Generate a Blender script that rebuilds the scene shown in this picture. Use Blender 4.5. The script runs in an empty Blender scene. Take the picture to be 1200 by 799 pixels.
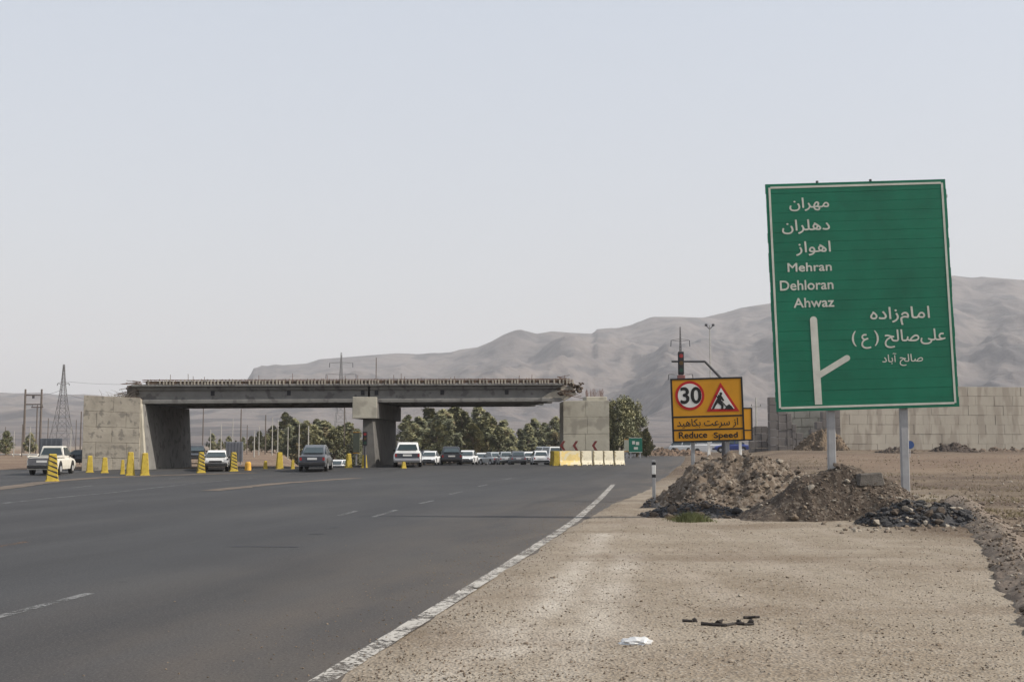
import bpy, bmesh, math, random
from mathutils import Vector, Matrix, noise, geometry
random.seed(7)
rad = math.radians
SC = bpy.context.scene
COL = SC.collection

# ------------------------------------------------------------------ camera
H, F = 1.65, 1400.0
PITCH = math.atan(119.5/F)
cam = bpy.data.objects.new('camera', bpy.data.cameras.new('camera'))
COL.objects.link(cam)
cam.location = (0, 0, H)
cam.rotation_euler = (math.pi/2 + PITCH, 0, 0)
cam.data.sensor_width = 36.0
cam.data.lens = 36.0*F/1200
cam.data.clip_start = 0.1
cam.data.clip_end = 30000
SC.camera = cam

# ------------------------------------------------------------------ world, sun, exposure
SUN_EL, SUN_AZ = 38.0, 98.0          # azimuth clockwise from +Y
W = bpy.data.worlds.new('World'); SC.world = W; W.use_nodes = True
nt = W.node_tree; nt.nodes.clear()
o_ = nt.nodes.new('ShaderNodeOutputWorld'); bg = nt.nodes.new('ShaderNodeBackground')
sky = nt.nodes.new('ShaderNodeTexSky'); sky.sky_type = 'NISHITA'; sky.sun_disc = False
sky.sun_elevation = rad(SUN_EL); sky.sun_rotation = rad(SUN_AZ)
sky.air_density = 1.0; sky.dust_density = 4.0; sky.ozone_density = 1.0
hs = nt.nodes.new('ShaderNodeHueSaturation'); hs.inputs['Saturation'].default_value = 0.95
mx = nt.nodes.new('ShaderNodeMix'); mx.data_type = 'RGBA'; mx.inputs['Factor'].default_value = 0.6
mx.inputs['B'].default_value = (6.3, 6.4, 6.6, 1)
tcw = nt.nodes.new('ShaderNodeTexCoord'); spw = nt.nodes.new('ShaderNodeSeparateXYZ'); rw = nt.nodes.new('ShaderNodeValToRGB'); vw = nt.nodes.new('ShaderNodeVectorMath'); vw.operation = 'SCALE'; vw.inputs['Scale'].default_value = 7.0
nt.links.new(tcw.outputs['Generated'], spw.inputs[0]); nt.links.new(spw.outputs['Z'], rw.inputs[0])
rw.color_ramp.elements[0].position = 0.0; rw.color_ramp.elements[0].color = (1.0, .985, .96, 1)
rw.color_ramp.elements[1].position = 0.5; rw.color_ramp.elements[1].color = (.85, .935, 1.05, 1)
nt.links.new(rw.outputs[0], vw.inputs[0]); nt.links.new(vw.outputs[0], mx.inputs['B'])
nt.links.new(sky.outputs[0], hs.inputs['Color'])
nt.links.new(hs.outputs[0], mx.inputs['A'])
nt.links.new(mx.outputs['Result'], bg.inputs['Color'])
nt.links.new(bg.outputs[0], o_.inputs['Surface'])
bg.inputs['Strength'].default_value = 0.108
sd = Vector((math.sin(rad(SUN_AZ))*math.cos(rad(SUN_EL)), math.cos(rad(SUN_AZ))*math.cos(rad(SUN_EL)), math.sin(rad(SUN_EL))))
sun = bpy.data.objects.new('sun', bpy.data.lights.new('sun', 'SUN')); COL.objects.link(sun)
sun.data.energy = 4.4; sun.data.angle = rad(0.5); sun.data.color = (1.0, 0.93, 0.83)
sun.rotation_euler = sd.to_track_quat('Z', 'Y').to_euler()
sun.location = sd*60
SC.view_settings.view_transform = 'Standard'; SC.view_settings.look = 'None'
SC.view_settings.exposure = 0.38; SC.view_settings.gamma = 1
SC.view_settings.use_curve_mapping = False
SC.cycles.max_bounces = 6
SC.cycles.volume_bounces = 0

# ------------------------------------------------------------------ projection helpers (photo pixels -> world)
cp, sp = math.cos(PITCH), math.sin(PITCH)
def ray(px, py):
    xc, yc = (px-600)/F, (399.5-py)/F
    return Vector((xc, cp - yc*sp, sp + yc*cp))
def P(px, py, Y):
    d = ray(px, py); return Vector((0, 0, H)) + d*(Y/d.y)
def sstep(a, b, x):
    t = min(1.0, max(0.0, (x-a)/(b-a))); return t*t*(3-2*t)
def lerp(a, b, t): return a+(b-a)*t
def interp(pts, x):
    if x <= pts[0][0]: return pts[0][1]
    for (a, va), (b, vb) in zip(pts, pts[1:]):
        if x <= b: return va+(vb-va)*(x-a)/(b-a)
    return pts[-1][1]
def nz(x, y, s=1.0, k=0.0): return noise.noise(Vector((x*s, y*s, k)))

def xr_raw():
    pts = []
    for px, py in [(380, 798), (600, 660), (674, 611), (705, 583), (723, 563.5)]:
        d = ray(px, py); t = -H/d.z
        pts.append((d.y*t, d.x*t))
    (y0, x0), (y1, x1) = pts[0], pts[1]
    s = (x1-x0)/(y1-y0)
    pts = [(-60, x0 - s*(60+y0))] + pts
    for px, py, Y in [(742, 548, 72), (766, 537, 100), (790, 528.5, 190)]:
        pts.append((Y, (px-600)/F*Y))
    pts.append((600, (806-600)/F*600))
    return pts
XR = xr_raw()
def xr(Y): return interp(XR, Y)
def xe(Y): return xr(Y)+interp([(24, 0), (34, .5), (42, 1.3), (75, 2.7), (130, 2.2), (600, 2)], Y)     # paved edge runs wider than the line farther on

def hbase(X, Y):
    """road and plain level"""
    r = 0.27*sstep(57, 75, Y)*(0.45+0.55*sstep(-19, -5, X))
    # detour that drops away behind the bridge
    if Y > 77:
        k = Y/78.0
        m = sstep(-15*k, -12.8*k, X)*(1-sstep(2.6*k, 4.2*k, X))
        drop = (0.0185+0.016*(1-sstep(-11*k, -9*k, X)))*(min(Y, 150)-77)*(1-sstep(170, 260, Y))
        r -= m*drop
        # soil rises behind the left side
        r += 0.42*sstep(80, 150, Y)*(1-sstep(-16*k, -14*k, X))
    e = xe(Y)
    if X > e+2:
        r += 0.72*sstep(38, 112, Y)*sstep(e+2.5, e+9, X)*(1-sstep(170, 400, Y)*0.6)
    return r
def hground(X, Y):
    b = hbase(X, Y)
    e = xe(Y)
    far = 1-sstep(25, 70, max(abs(X), abs(Y)))
    if X < e-0.15:
        if Y < 700: b -= 0.05 + 0.05*sstep(60, 120, Y)
        return b
    s = sstep(e-0.15, e+0.35, X)
    bump = 0.035*nz(X, Y, 0.35) + 0.012*nz(X, Y, 1.7, 3) + 0.006*nz(X, Y, 5, 9)
    # rough earth to the right of the gravel apron
    q = sstep(7.2, 9.5, X + 0.08*(Y-12))*sstep(14, 20, Y)
    bump += q*(0.05*nz(X, Y, 0.8, 5)+0.04*abs(nz(X, Y, 2.2, 8)))
    return b - 0.05*(1-s)**2 + s*(0.02+bump)
def G(px, py, fn=hbase):
    d = ray(px, py)
    z = 0.0
    lo, p = 4.0, None
    t = 4.0
    while t < 900:
        p = Vector((0, 0, H))+d*(t/d.y)
        if p.z <= fn(p.x, p.y): break
        t += 0.05 if t < 60 else 0.25
    return Vector((p.x, p.y, fn(p.x, p.y)))

# ------------------------------------------------------------------ materials
MATS = {}
def mat(name, col, rough=0.85, var=0.12, scale=3.0, col2=None, bump=0.0, bscale=30.0, metal=0.0, spec=0.3,
        speck=None, sscale=60.0, sth=0.62, dust=0.0, stretch=(1, 1, 1), coat=0.0):
    if name in MATS: return MATS[name]
    m = bpy.data.materials.new(name); m.use_nodes = True; MATS[name] = m
    t = m.node_tree; N, L = t.nodes, t.links
    b = N['Principled BSDF']
    b.inputs['Roughness'].default_value = rough; b.inputs['Metallic'].default_value = metal
    b.inputs['Specular IOR Level'].default_value = spec
    if coat: b.inputs['Coat Weight'].default_value = coat; b.inputs['Coat Roughness'].default_value = 0.12
    tc = N.new('ShaderNodeTexCoord'); mp = N.new('ShaderNodeMapping'); mp.inputs['Scale'].default_value = stretch
    L.new(tc.outputs['Object'], mp.inputs['Vector'])
    n1 = N.new('ShaderNodeTexNoise'); n1.inputs['Scale'].default_value = scale; n1.inputs['Detail'].default_value = 6
    n1.inputs['Roughness'].default_value = 0.62
    L.new(mp.outputs[0], n1.inputs['Vector'])
    r = N.new('ShaderNodeValToRGB')
    c2 = col2 or tuple(min(1, c*(1+var)) for c in col)
    c1 = col if col2 else tuple(c*(1-var) for c in col)
    r.color_ramp.elements[0].position = 0.33; r.color_ramp.elements[0].color = (*c1, 1)
    r.color_ramp.elements[1].position = 0.67; r.color_ramp.elements[1].color = (*c2, 1)
    L.new(n1.outputs['Fac'], r.inputs['Fac'])
    out = r.outputs['Color']
    if speck:
        v = N.new('ShaderNodeTexNoise'); v.inputs['Scale'].default_value = sscale; v.inputs['Detail'].default_value = 2
        L.new(mp.outputs[0], v.inputs['Vector'])
        rr = N.new('ShaderNodeValToRGB'); rr.color_ramp.elements[0].position = sth-0.05; rr.color_ramp.elements[1].position = sth+0.03
        L.new(v.outputs['Fac'], rr.inputs['Fac'])
        mm = N.new('ShaderNodeMix'); mm.data_type = 'RGBA'; L.new(rr.outputs[0], mm.inputs['Factor'])
        L.new(out, mm.inputs['A']); mm.inputs['B'].default_value = (*speck, 1); out = mm.outputs['Result']
    L.new(out, b.inputs['Base Color'])
    if bump:
        n2 = N.new('ShaderNodeTexNoise'); n2.inputs['Scale'].default_value = bscale; n2.inputs['Detail'].default_value = 5
        L.new(mp.outputs[0], n2.inputs['Vector'])
        bp = N.new('ShaderNodeBump'); bp.inputs['Strength'].default_value = bump; bp.inputs['Distance'].default_value = 0.03
        L.new(n2.outputs['Fac'], bp.inputs['Height']); L.new(bp.outputs[0], b.inputs['Normal'])
    return m

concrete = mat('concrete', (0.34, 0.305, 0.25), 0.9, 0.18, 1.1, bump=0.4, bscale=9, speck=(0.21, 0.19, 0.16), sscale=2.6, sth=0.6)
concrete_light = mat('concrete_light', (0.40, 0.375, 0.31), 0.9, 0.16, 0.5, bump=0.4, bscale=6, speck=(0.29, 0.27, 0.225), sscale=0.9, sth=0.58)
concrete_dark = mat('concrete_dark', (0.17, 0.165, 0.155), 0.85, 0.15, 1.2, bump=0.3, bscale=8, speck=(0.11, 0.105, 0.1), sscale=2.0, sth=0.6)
pier_concrete_shaded = mat('pier_concrete_shaded', (0.10, 0.096, 0.09), 0.9, 0.2, 1.5, bump=0.4, bscale=8)  # darkened so the shade under cap and deck is in the colour
grey_block = mat('grey_block', (0.17, 0.155, 0.145), 0.95, 0.2, 0.7, bump=0.5, bscale=5)
rust = mat('rusty_steel', (0.16, 0.10, 0.07), 0.9, 0.3, 6, bump=0.3)
galv = mat('galvanised_steel', (0.42, 0.42, 0.43), 0.5, 0.1, 8, metal=0.35, bump=0.1)
post_grey = mat('pale_post_paint', (0.33, 0.33, 0.335), 0.6, 0.1, 5, bump=0.1)
dark_metal = mat('dark_metal', (0.06, 0.06, 0.065), 0.6, 0.2, 5)
pole_dark = mat('weathered_pole', (0.12, 0.10, 0.085), 0.85, 0.2, 2)
pole_pale = mat('pale_pole', (0.36, 0.35, 0.32), 0.7, 0.15, 2)
sign_green = mat('sign_green', (0.002, 0.128, 0.070), 0.45, 0.18, 0.9, spec=0.35, bump=0.05, bscale=20)
sign_white = mat('sign_white', (0.52, 0.52, 0.46), 0.5, 0.12, 2.5)
sign_yellow = mat('sign_amber', (0.55, 0.255, 0.018), 0.5, 0.08, 2)
sign_black = mat('sign_black', (0.02, 0.02, 0.02), 0.5, 0.1)
sign_red = mat('sign_red', (0.42, 0.02, 0.02), 0.5, 0.1)
sign_face_white = mat('sign_face_white', (0.66, 0.65, 0.62), 0.5, 0.06)
white_paint = mat('white_paint', (0.72, 0.71, 0.68), 0.6, 0.06)
black_paint = mat('black_paint', (0.025, 0.025, 0.028), 0.6, 0.1)
yellow_concrete = mat('yellow_painted_concrete', (0.42, 0.31, 0.045), 0.75, 0.18, 4, bump=0.2, bscale=15, speck=(0.3, 0.2, 0.04), sscale=9, sth=0.64)
barrier_white = mat('barrier_cream', (0.72, 0.66, 0.50), 0.8, 0.1, 3, bump=0.2, bscale=12, speck=(0.4, 0.34, 0.22), sscale=5, sth=0.64)
barrier_yellow = mat('barrier_yellow', (0.74, 0.57, 0.24), 0.8, 0.14, 2, bump=0.2, bscale=12, speck=(0.70, 0.62, 0.42), sscale=3, sth=0.55)
rubber = mat('tyre_rubber', (0.018, 0.018, 0.018), 0.8, 0.1)
glass_dark = mat('car_glass', (0.035, 0.05, 0.055), 0.12, 0.1, spec=0.6)
car_trim = mat('car_trim', (0.03, 0.03, 0.032), 0.5, 0.1)
lamp_red = mat('tail_lamp_red', (0.30, 0.02, 0.02), 0.25, 0.1, spec=0.6)
lamp_clear = mat('headlamp_clear', (0.55, 0.55, 0.55), 0.2, 0.1, spec=0.6)
soil_pile = mat('soil_pile', (0.066, 0.050, 0.038), 0.95, 0.3, 1.4, bump=0.8, bscale=22, speck=(0.12, 0.10, 0.08), sscale=11, sth=0.60)
rubble_pile = mat('rubble_pile', (0.108, 0.083, 0.062), 0.95, 0.3, 1.4, bump=0.8, bscale=20, speck=(0.18, 0.15, 0.12), sscale=9, sth=0.56)
tar_rubble = mat('broken_asphalt', (0.04, 0.04, 0.043), 0.9, 0.3, 4, bump=0.8, bscale=25, speck=(0.08, 0.077, 0.077), sscale=14, sth=0.62)
stone_a = mat('stone_tan', (0.175, 0.138, 0.103), 0.95, 0.25, 3, bump=0.5, bscale=30)
stone_b = mat('stone_dark', (0.092, 0.072, 0.056), 0.95, 0.25, 3, bump=0.5, bscale=30)
stone_c = mat('stone_pale', (0.29, 0.255, 0.21), 0.95, 0.15, 3, bump=0.5, bscale=30)
tar_c = mat('tar_chunk', (0.05, 0.049, 0.05), 0.85, 0.35, 6, bump=0.6, bscale=30)
leaf_olive = mat('leaf_olive', (0.245, 0.235, 0.125), 0.7, 0.3, 0.5)
leaf_green = mat('leaf_green', (0.15, 0.155, 0.09), 0.7, 0.3, 0.5)
leaf_dry = mat('leaf_dry', (0.17, 0.14, 0.075), 0.8, 0.25, 0.5)
bark = mat('bark', (0.12, 0.095, 0.07), 0.95, 0.2, 4)
grass_m = mat('grass_blade', (0.11, 0.12, 0.05), 0.8, 0.35, 3)
litter_m = mat('plastic_bag', (0.55, 0.55, 0.54), 0.4, 0.05, spec=0.5)
scrap_m = mat('tyre_scrap', (0.035, 0.03, 0.027), 0.9, 0.3)
blue_m = mat('blue_paint', (0.035, 0.08, 0.22), 0.5, 0.1)
board_m = mat('blue_grey_board', (0.12, 0.135, 0.155), 0.7, 0.12, 2)
sheet_m = mat('grey_sheet', (0.22, 0.235, 0.26), 0.6, 0.12, 2)
wallwhite = mat('whitewashed_wall', (0.70, 0.66, 0.60), 0.9, 0.1, 1)

# ------------------------------------------------------------------ mesh helpers
class MB:
    def __init__(s): s.v, s.f, s.m, s.cur = [], [], [], 0
    def add(s, vs, fs):
        n = len(s.v); s.v += [tuple(v) for v in vs]; s.f += [tuple(i+n for i in f) for f in fs]; s.m += [s.cur]*len(fs); return s
    def hexa(s, p):     # 4 bottom ccw, 4 top ccw
        return s.add(p, [(3, 2, 1, 0), (4, 5, 6, 7), (0, 1, 5, 4), (1, 2, 6, 5), (2, 3, 7, 6), (3, 0, 4, 7)])
    def box(s, x0, x1, y0, y1, z0, z1):
        return s.hexa([(x0, y0, z0), (x1, y0, z0), (x1, y1, z0), (x0, y1, z0), (x0, y0, z1), (x1, y0, z1), (x1, y1, z1), (x0, y1, z1)])
    def tube(s, a, b, r0, r1=None, n=8, cap=True):
        r1 = r0 if r1 is None else r1
        a, b = Vector(a), Vector(b); d = (b-a).normalized()
        u = d.orthogonal().normalized(); w = d.cross(u)
        vs = []
        for c, r in ((a, r0), (b, r1)):
            for i in range(n):
                t = 2*math.pi*i/n; vs.append(c+u*(r*math.cos(t))+w*(r*math.sin(t)))
        fs = [(i, (i+1) % n, n+(i+1) % n, n+i) for i in range(n)]
        if cap: fs += [tuple(range(n-1, -1, -1)), tuple(range(n, 2*n))]
        return s.add(vs, fs)
    def prism_xz(s, poly, y0, y1):     # polygon in x,z extruded in y (front y0)
        n = len(poly)
        vs = [(x, y0, z) for x, z in poly]+[(x, y1, z) for x, z in poly]
        fs = [tuple(range(n)), tuple(range(2*n-1, n-1, -1))] + [((i+1) % n, i, n+i, n+(i+1) % n) for i in range(n)]
        return s.add(vs, fs)
    def prism_yz(s, poly, x0, x1):
        n = len(poly)
        vs = [(x0, y, z) for y, z in poly]+[(x1, y, z) for y, z in poly]
        fs = [tuple(range(n-1, -1, -1)), tuple(range(n, 2*n))] + [(i, (i+1) % n, n+(i+1) % n, n+i) for i in range(n)]
        return s.add(vs, fs)
    def mesh(s, name, *mats, bevel=0, smooth=False):
        me = bpy.data.meshes.new(name); me.from_pydata(s.v, [], s.f)
        for m in mats: me.materials.append(m)
        if len(mats) > 1: me.polygons.foreach_set('material_index', s.m)
        bm = bmesh.new(); bm.from_mesh(me)
        bmesh.ops.recalc_face_normals(bm, faces=bm.faces)
        if bevel: bmesh.ops.bevel(bm, geom=bm.edges[:], offset=bevel, segments=1, affect='EDGES', clamp_overlap=True)
        bm.to_mesh(me); bm.free()
        if smooth: me.polygons.foreach_set('use_smooth', [True]*len(me.polygons))
        me.update(); return me
    def build(s, name, *mats, parent=None, loc=(0, 0, 0), bevel=0, smooth=False, rot=None):
        return link(name, s.mesh(name, *mats, bevel=bevel, smooth=smooth), parent, loc, rot)
def link(name, me, parent=None, loc=(0, 0, 0), rot=None, scale=None):
    o = bpy.data.objects.new(name, me); COL.objects.link(o)
    o.parent = parent; o.location = loc
    if rot: o.rotation_euler = rot
    if scale: o.scale = scale
    return o
def tag(o, label=None, cat=None, group=None, kind=None):
    if label: o['label'] = label
    if cat: o['category'] = cat
    if group: o['group'] = group
    if kind: o['kind'] = kind
    return o
def thing(name, label, cat, loc=(0, 0, 0), rz=0, group=None):
    o = bpy.data.objects.new(name, None); COL.objects.link(o); o.empty_display_size = 0.3
    o.location = loc; o.rotation_euler = (0, 0, rz)
    return tag(o, label, cat, group)
def dup(o, loc=None, rz=None, label=None, scale=None, parent=None):
    c = o.copy(); COL.objects.link(c)
    if parent is not None: c.parent = parent
    if loc is not None: c.location = loc
    if rz is not None: c.rotation_euler = (0, 0, rz)
    if scale is not None: c.scale = scale
    if label: c['label'] = label
    for ch in list(o.children): dup(ch, parent=c)
    return c
def struct(name, me): return tag(link(name, me), kind='structure')

def text_mb(s, x0, x1, z0, z1, y, depth=0.006, bold=0.0):
    """lettering as flat print fitted to a box in the sign plane (own non-zero winding fill of the glyph outlines)"""
    c = bpy.data.curves.new('lettering', 'FONT'); c.body = s; c.resolution_u = 4; c.fill_mode = 'NONE'
    o = bpy.data.objects.new('tmp', c); COL.objects.link(o)
    dg = bpy.context.evaluated_depsgraph_get(); me = bpy.data.meshes.new_from_object(o.evaluated_get(dg))
    bpy.data.objects.remove(o); bpy.data.curves.remove(c)
    co = [Vector((v.co.x, v.co.y)) for v in me.vertices]; nb = {}
    for e in me.edges: a_, b_ = e.vertices; nb.setdefault(a_, []).append(b_); nb.setdefault(b_, []).append(a_)
    bpy.data.meshes.remove(me)
    loops, seen = [], set()
    for v0 in range(len(co)):
        if v0 in seen or v0 not in nb: continue
        lp = [v0]; seen.add(v0); cur = v0+1 if v0+1 in nb[v0] else nb[v0][0]
        while cur not in seen:
            lp.append(cur); seen.add(cur); nx_ = [q for q in nb[cur] if q not in seen]
            if not nx_: break
            cur = nx_[0]
        loops.append(lp)
    edges = [(lp[k], lp[(k+1) % len(lp)]) for lp in loops for k in range(len(lp))]
    vs, _, fs, *_r = geometry.delaunay_2d_cdt(co, edges, [], 0, 1e-6)
    def wind(p):
        w = 0
        for a_, b_ in edges:
            a_, b_ = co[a_], co[b_]
            if (a_.y <= p.y) != (b_.y <= p.y):
                t = (p.y-a_.y)/(b_.y-a_.y)
                if a_.x+t*(b_.x-a_.x) > p.x: w += 1 if b_.y > a_.y else -1
        return w
    fs = [tuple(f) for f in fs if wind(sum((vs[k] for k in f), Vector((0, 0)))/len(f)) != 0]
    a, b = min(v.x for v in co), max(v.x for v in co); p, q = min(v.y for v in co), max(v.y for v in co)
    sx, sz = (x1-x0)/(b-a), (z1-z0)/(q-p)
    m = MB(); k = bold*.75*sx; sh = [(0, 0)] if not bold else [(0, 0), (k, 0), (-k, 0), (0, k), (0, -k)]
    for i, (dx, dz) in enumerate(sh):
        m.add([(x0+(v.x-a)*sx+dx, y-.0008-i*.0004, z0+(v.y-p)*sz+dz) for v in vs], fs)
    return m

def rock_mesh(seed, n=1):
    bm = bmesh.new(); bmesh.ops.create_icosphere(bm, subdivisions=n, radius=1)
    rnd = random.Random(seed)
    for v in bm.verts:
        k = 1+0.55*noise.noise(v.co*1.3+Vector((seed*7.1, 0, 0)))
        v.co *= k*rnd.uniform(0.85, 1.12)
        v.co.z *= 0.75
    me = bpy.data.meshes.new('rock'); bm.to_mesh(me); bm.free(); return me
ROCKV = []
for s_ in range(8):
    m_ = rock_mesh(s_); ROCKV.append(([v.co.copy() for v in m_.vertices], [tuple(p.vertices) for p in m_.polygons])); bpy.data.meshes.remove(m_)
def rocks_into(mb, x, y, z, r, rnd):
    vs, fs = ROCKV[rnd.randrange(8)]
    R = Matrix.Rotation(rnd.uniform(0, 6.28), 3, 'Z') @ Matrix.Rotation(rnd.uniform(-.6, .6), 3, 'X')
    sx, sy = rnd.uniform(.7, 1.35), rnd.uniform(.7, 1.2)
    mb.add([R @ Vector((v.x*sx*r, v.y*sy*r, v.z*r)) + Vector((x, y, z)) for v in vs], fs)

# ------------------------------------------------------------------ ground materials
def ground_material():
    m = bpy.data.materials.new('ground_soil_and_gravel'); m.use_nodes = True
    t = m.node_tree; N, L = t.nodes, t.links; b = N['Principled BSDF']
    b.inputs['Roughness'].default_value = 0.95; b.inputs['Specular IOR Level'].default_value = 0.15
    at = N.new('ShaderNodeAttribute'); at.attribute_name = 'zone'
    sep = N.new('ShaderNodeSeparateColor'); L.new(at.outputs['Color'], sep.inputs[0])
    tc = N.new('ShaderNodeTexCoord')
    def ns(scale, det=6, st=None, rough=0.6):
        n = N.new('ShaderNodeTexNoise'); n.inputs['Scale'].default_value = scale; n.inputs['Detail'].default_value = det
        n.inputs['Roughness'].default_value = rough
        if st:
            mp = N.new('ShaderNodeMapping'); mp.inputs['Rotation'].default_value = (0, 0, rad(8)); mp.inputs['Scale'].default_value = st
            L.new(tc.outputs['Object'], mp.inputs[0]); L.new(mp.outputs[0], n.inputs['Vector'])
        else: L.new(tc.outputs['Object'], n.inputs['Vector'])
        return n.outputs['Fac']
    def ramp(f, a, ca, bb, cb):
        r = N.new('ShaderNodeValToRGB'); r.color_ramp.elements[0].position = a; r.color_ramp.elements[0].color = (*ca, 1)
        r.color_ramp.elements[1].position = bb; r.color_ramp.elements[1].color = (*cb, 1); L.new(f, r.inputs[0]); return r.outputs[0]
    def mixc(f, a, c):
        q = N.new('ShaderNodeMix'); q.data_type = 'RGBA'; L.new(f, q.inputs['Factor'])
        for s_, v in (('A', a), ('B', c)):
            if isinstance(v, tuple): q.inputs[s_].default_value = (*v, 1)
            else: L.new(v, q.inputs[s_])
        return q.outputs['Result']
    gravel = ramp(ns(0.55), 0.36, (0.205, 0.166, 0.122), 0.62, (0.275, 0.235, 0.184))
    gravel = mixc(ramp(ns(1.1, 4, (1.6, 0.25, 1)), 0.50, (0, 0, 0), 0.66, (0.45, 0.45, 0.45)), gravel, (0.325, 0.28, 0.23))      # dusty wheel tracks
    soil = ramp(ns(0.5), 0.35, (0.085, 0.06, 0.042), 0.6, (0.165, 0.125, 0.085))
    soil = mixc(ramp(ns(3, 4), 0.58, (0, 0, 0), 0.70, (.6, .6, .6)), soil, (0.07, 0.052, 0.04))
    red = ramp(ns(0.12), 0.4, (0.15, 0.10, 0.07), 0.6, (0.20, 0.145, 0.10))
    plain = ramp(ns(0.01), 0.4, (0.19, 0.155, 0.125), 0.6, (0.23, 0.19, 0.155))
    gravel = mixc(at.outputs['Alpha'], gravel, (0.42, 0.38, 0.325))
    gravel = mixc(ramp(ns(0.28, 5, (0.5, 1.4, 1)), 0.52, (0, 0, 0), 0.66, (.65, .65, .65)), gravel, (0.165, 0.124, 0.088))
    soil = mixc(ramp(ns(0.11, 4, (0.5, 1.3, 1)), 0.47, (0, 0, 0), 0.56, (.8, .8, .8)), soil, (0.088, 0.060, 0.043))
    c = mixc(sep.outputs[0], gravel, soil)
    c = mixc(sep.outputs[1], c, red)
    c = mixc(sep.outputs[2], c, plain)
    # pebbles
    v = N.new('ShaderNodeTexVoronoi'); v.inputs['Scale'].default_value = 34; L.new(tc.outputs['Object'], v.inputs['Vector'])
    sc2 = N.new('ShaderNodeSeparateColor'); L.new(v.outputs['Color'], sc2.inputs[0])
    c = mixc(ramp(sc2.outputs[0], 0.80, (0, 0, 0), 0.92, (.6, .6, .6)), c, (0.10, 0.082, 0.066))
    c = mixc(ramp(sc2.outputs[1], 0.84, (0, 0, 0), 0.94, (.6, .6, .6)), c, (0.31, 0.275, 0.23))
    v2 = ns(7, 3)
    c = mixc(ramp(v2, 0.62, (0, 0, 0), 0.72, (.5, .5, .5)), c, (0.115, 0.088, 0.064))
    L.new(c, b.inputs['Base Color'])
    bp = N.new('ShaderNodeBump'); bp.inputs['Strength'].default_value = 0.7; bp.inputs['Distance'].default_value = 0.02
    mm = N.new('ShaderNodeMath'); mm.operation = 'ADD'; L.new(v.outputs['Distance'], mm.inputs[0]); L.new(ns(14, 6), mm.inputs[1])
    L.new(mm.outputs[0], bp.inputs['Height']); L.new(bp.outputs[0], b.inputs['Normal'])
    return m

def asphalt_material():
    m = bpy.data.materials.new('worn_asphalt'); m.use_nodes = True
    t = m.node_tree; N, L = t.nodes, t.links; b = N['Principled BSDF']
    b.inputs['Roughness'].default_value = 0.82; b.inputs['Specular IOR Level'].default_value = 0.3
    uv = N.new('ShaderNodeUVMap'); uv.uv_map = 'road'
    sx = N.new('ShaderNodeSeparateXYZ'); L.new(uv.outputs[0], sx.inputs[0])
    def ns(scale, det, st=(1, 1, 1), rough=0.6):
        n = N.new('ShaderNodeTexNoise'); n.inputs['Scale'].default_value = scale; n.inputs['Detail'].default_value = det
        n.inputs['Roughness'].default_value = rough
        mp = N.new('ShaderNodeMapping'); mp.inputs['Scale'].default_value = st
        L.new(uv.outputs[0], mp.inputs[0]); L.new(mp.outputs[0], n.inputs['Vector']); return n.outputs['Fac']
    def ramp(f, *st):
        r = N.new('ShaderNodeValToRGB'); e = r.color_ramp.elements
        while len(e) < len(st): e.new(0.5)
        for i, (p, c) in enumerate(st): e[i].position = p; e[i].color = (*(c if isinstance(c, tuple) else (c, c, c)), 1)
        L.new(f, r.inputs[0]); return r.outputs[0]
    def mixc(f, a, c):
        q = N.new('ShaderNodeMix'); q.data_type = 'RGBA'; L.new(f, q.inputs['Factor'])
        for s_, v in (('A', a), ('B', c)):
            if isinstance(v, tuple): q.inputs[s_].default_value = (*v, 1)
            else: L.new(v, q.inputs[s_])
        return q.outputs['Result']
    def math_(op, a, c):
        q = N.new('ShaderNodeMath'); q.operation = op
        for i, v in enumerate((a, c)):
            if isinstance(v, (int, float)): q.inputs[i].default_value = v
            else: L.new(v, q.inputs[i])
        q.use_clamp = op != 'DIVIDE'; return q.outputs[0]
    base = ramp(ns(0.45, 5, (1, 0.25, 1)), (0.35, (0.028, 0.0285, 0.031)), (0.65, (0.043, 0.0435, 0.046)))
    # brown dust worked in along the shoulder
    edge = math_('DIVIDE', sx.outputs[0], 5.0)
    d = ramp(edge, (0.0, 1.0), (0.12, 0.85), (0.45, 0.45), (1.0, 0.0))
    d = math_('MULTIPLY', d, ramp(ns(0.9, 5, (1, 0.3, 1)), (0.3, 0.25), (0.65, 1.0)))
    c = mixc(d, base, (0.098, 0.080, 0.064))
    # polished wheel lanes, lighter
    c = mixc(math_('MULTIPLY', ramp(ns(0.8, 3, (1.1, 0.03, 1)), (0.48, 0.0), (0.68, 0.45)), 1.0), c, (0.055, 0.0555, 0.058))
    # dusty film farther left
    far = ramp(ns(0.16, 4, (1, .5, 1)), (0.5, 0.0), (0.68, 0.5))
    c = mixc(far, c, (0.064, 0.060, 0.055))
    # dark repair patches
    c = mixc(ramp(ns(0.22, 1, (1.4, .6, 1)), (0.54, 0.0), (0.60, 0.4)), c, (0.028, 0.028, 0.031))
    c = mixc(ramp(ns(1.0, 4, (.55, 0.02, 1)), (0.52, 0.0), (0.60, 0.35)), c, (0.024, 0.024, 0.026))
    c = mixc(ramp(ns(2.6, 4), (0.66, 0.0), (0.70, 0.5)), c, (0.022, 0.022, 0.023))
    # aggregate
    c = mixc(ramp(ns(48, 3), (0.54, 0.0), (0.66, 0.75)), c, (0.115, 0.108, 0.097))
    c = mixc(ramp(ns(38, 3, (1, 1, 1), 0.6), (0.34, 0.7), (0.46, 0.0)), c, (0.020, 0.019, 0.019))
    L.new(c, b.inputs['Base Color'])
    bp = N.new('ShaderNodeBump'); bp.inputs['Strength'].default_value = 0.5; bp.inputs['Distance'].default_value = 0.006
    L.new(ns(110, 4), bp.inputs['Height']); L.new(bp.outputs[0], b.inputs['Normal'])
    return m

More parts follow.
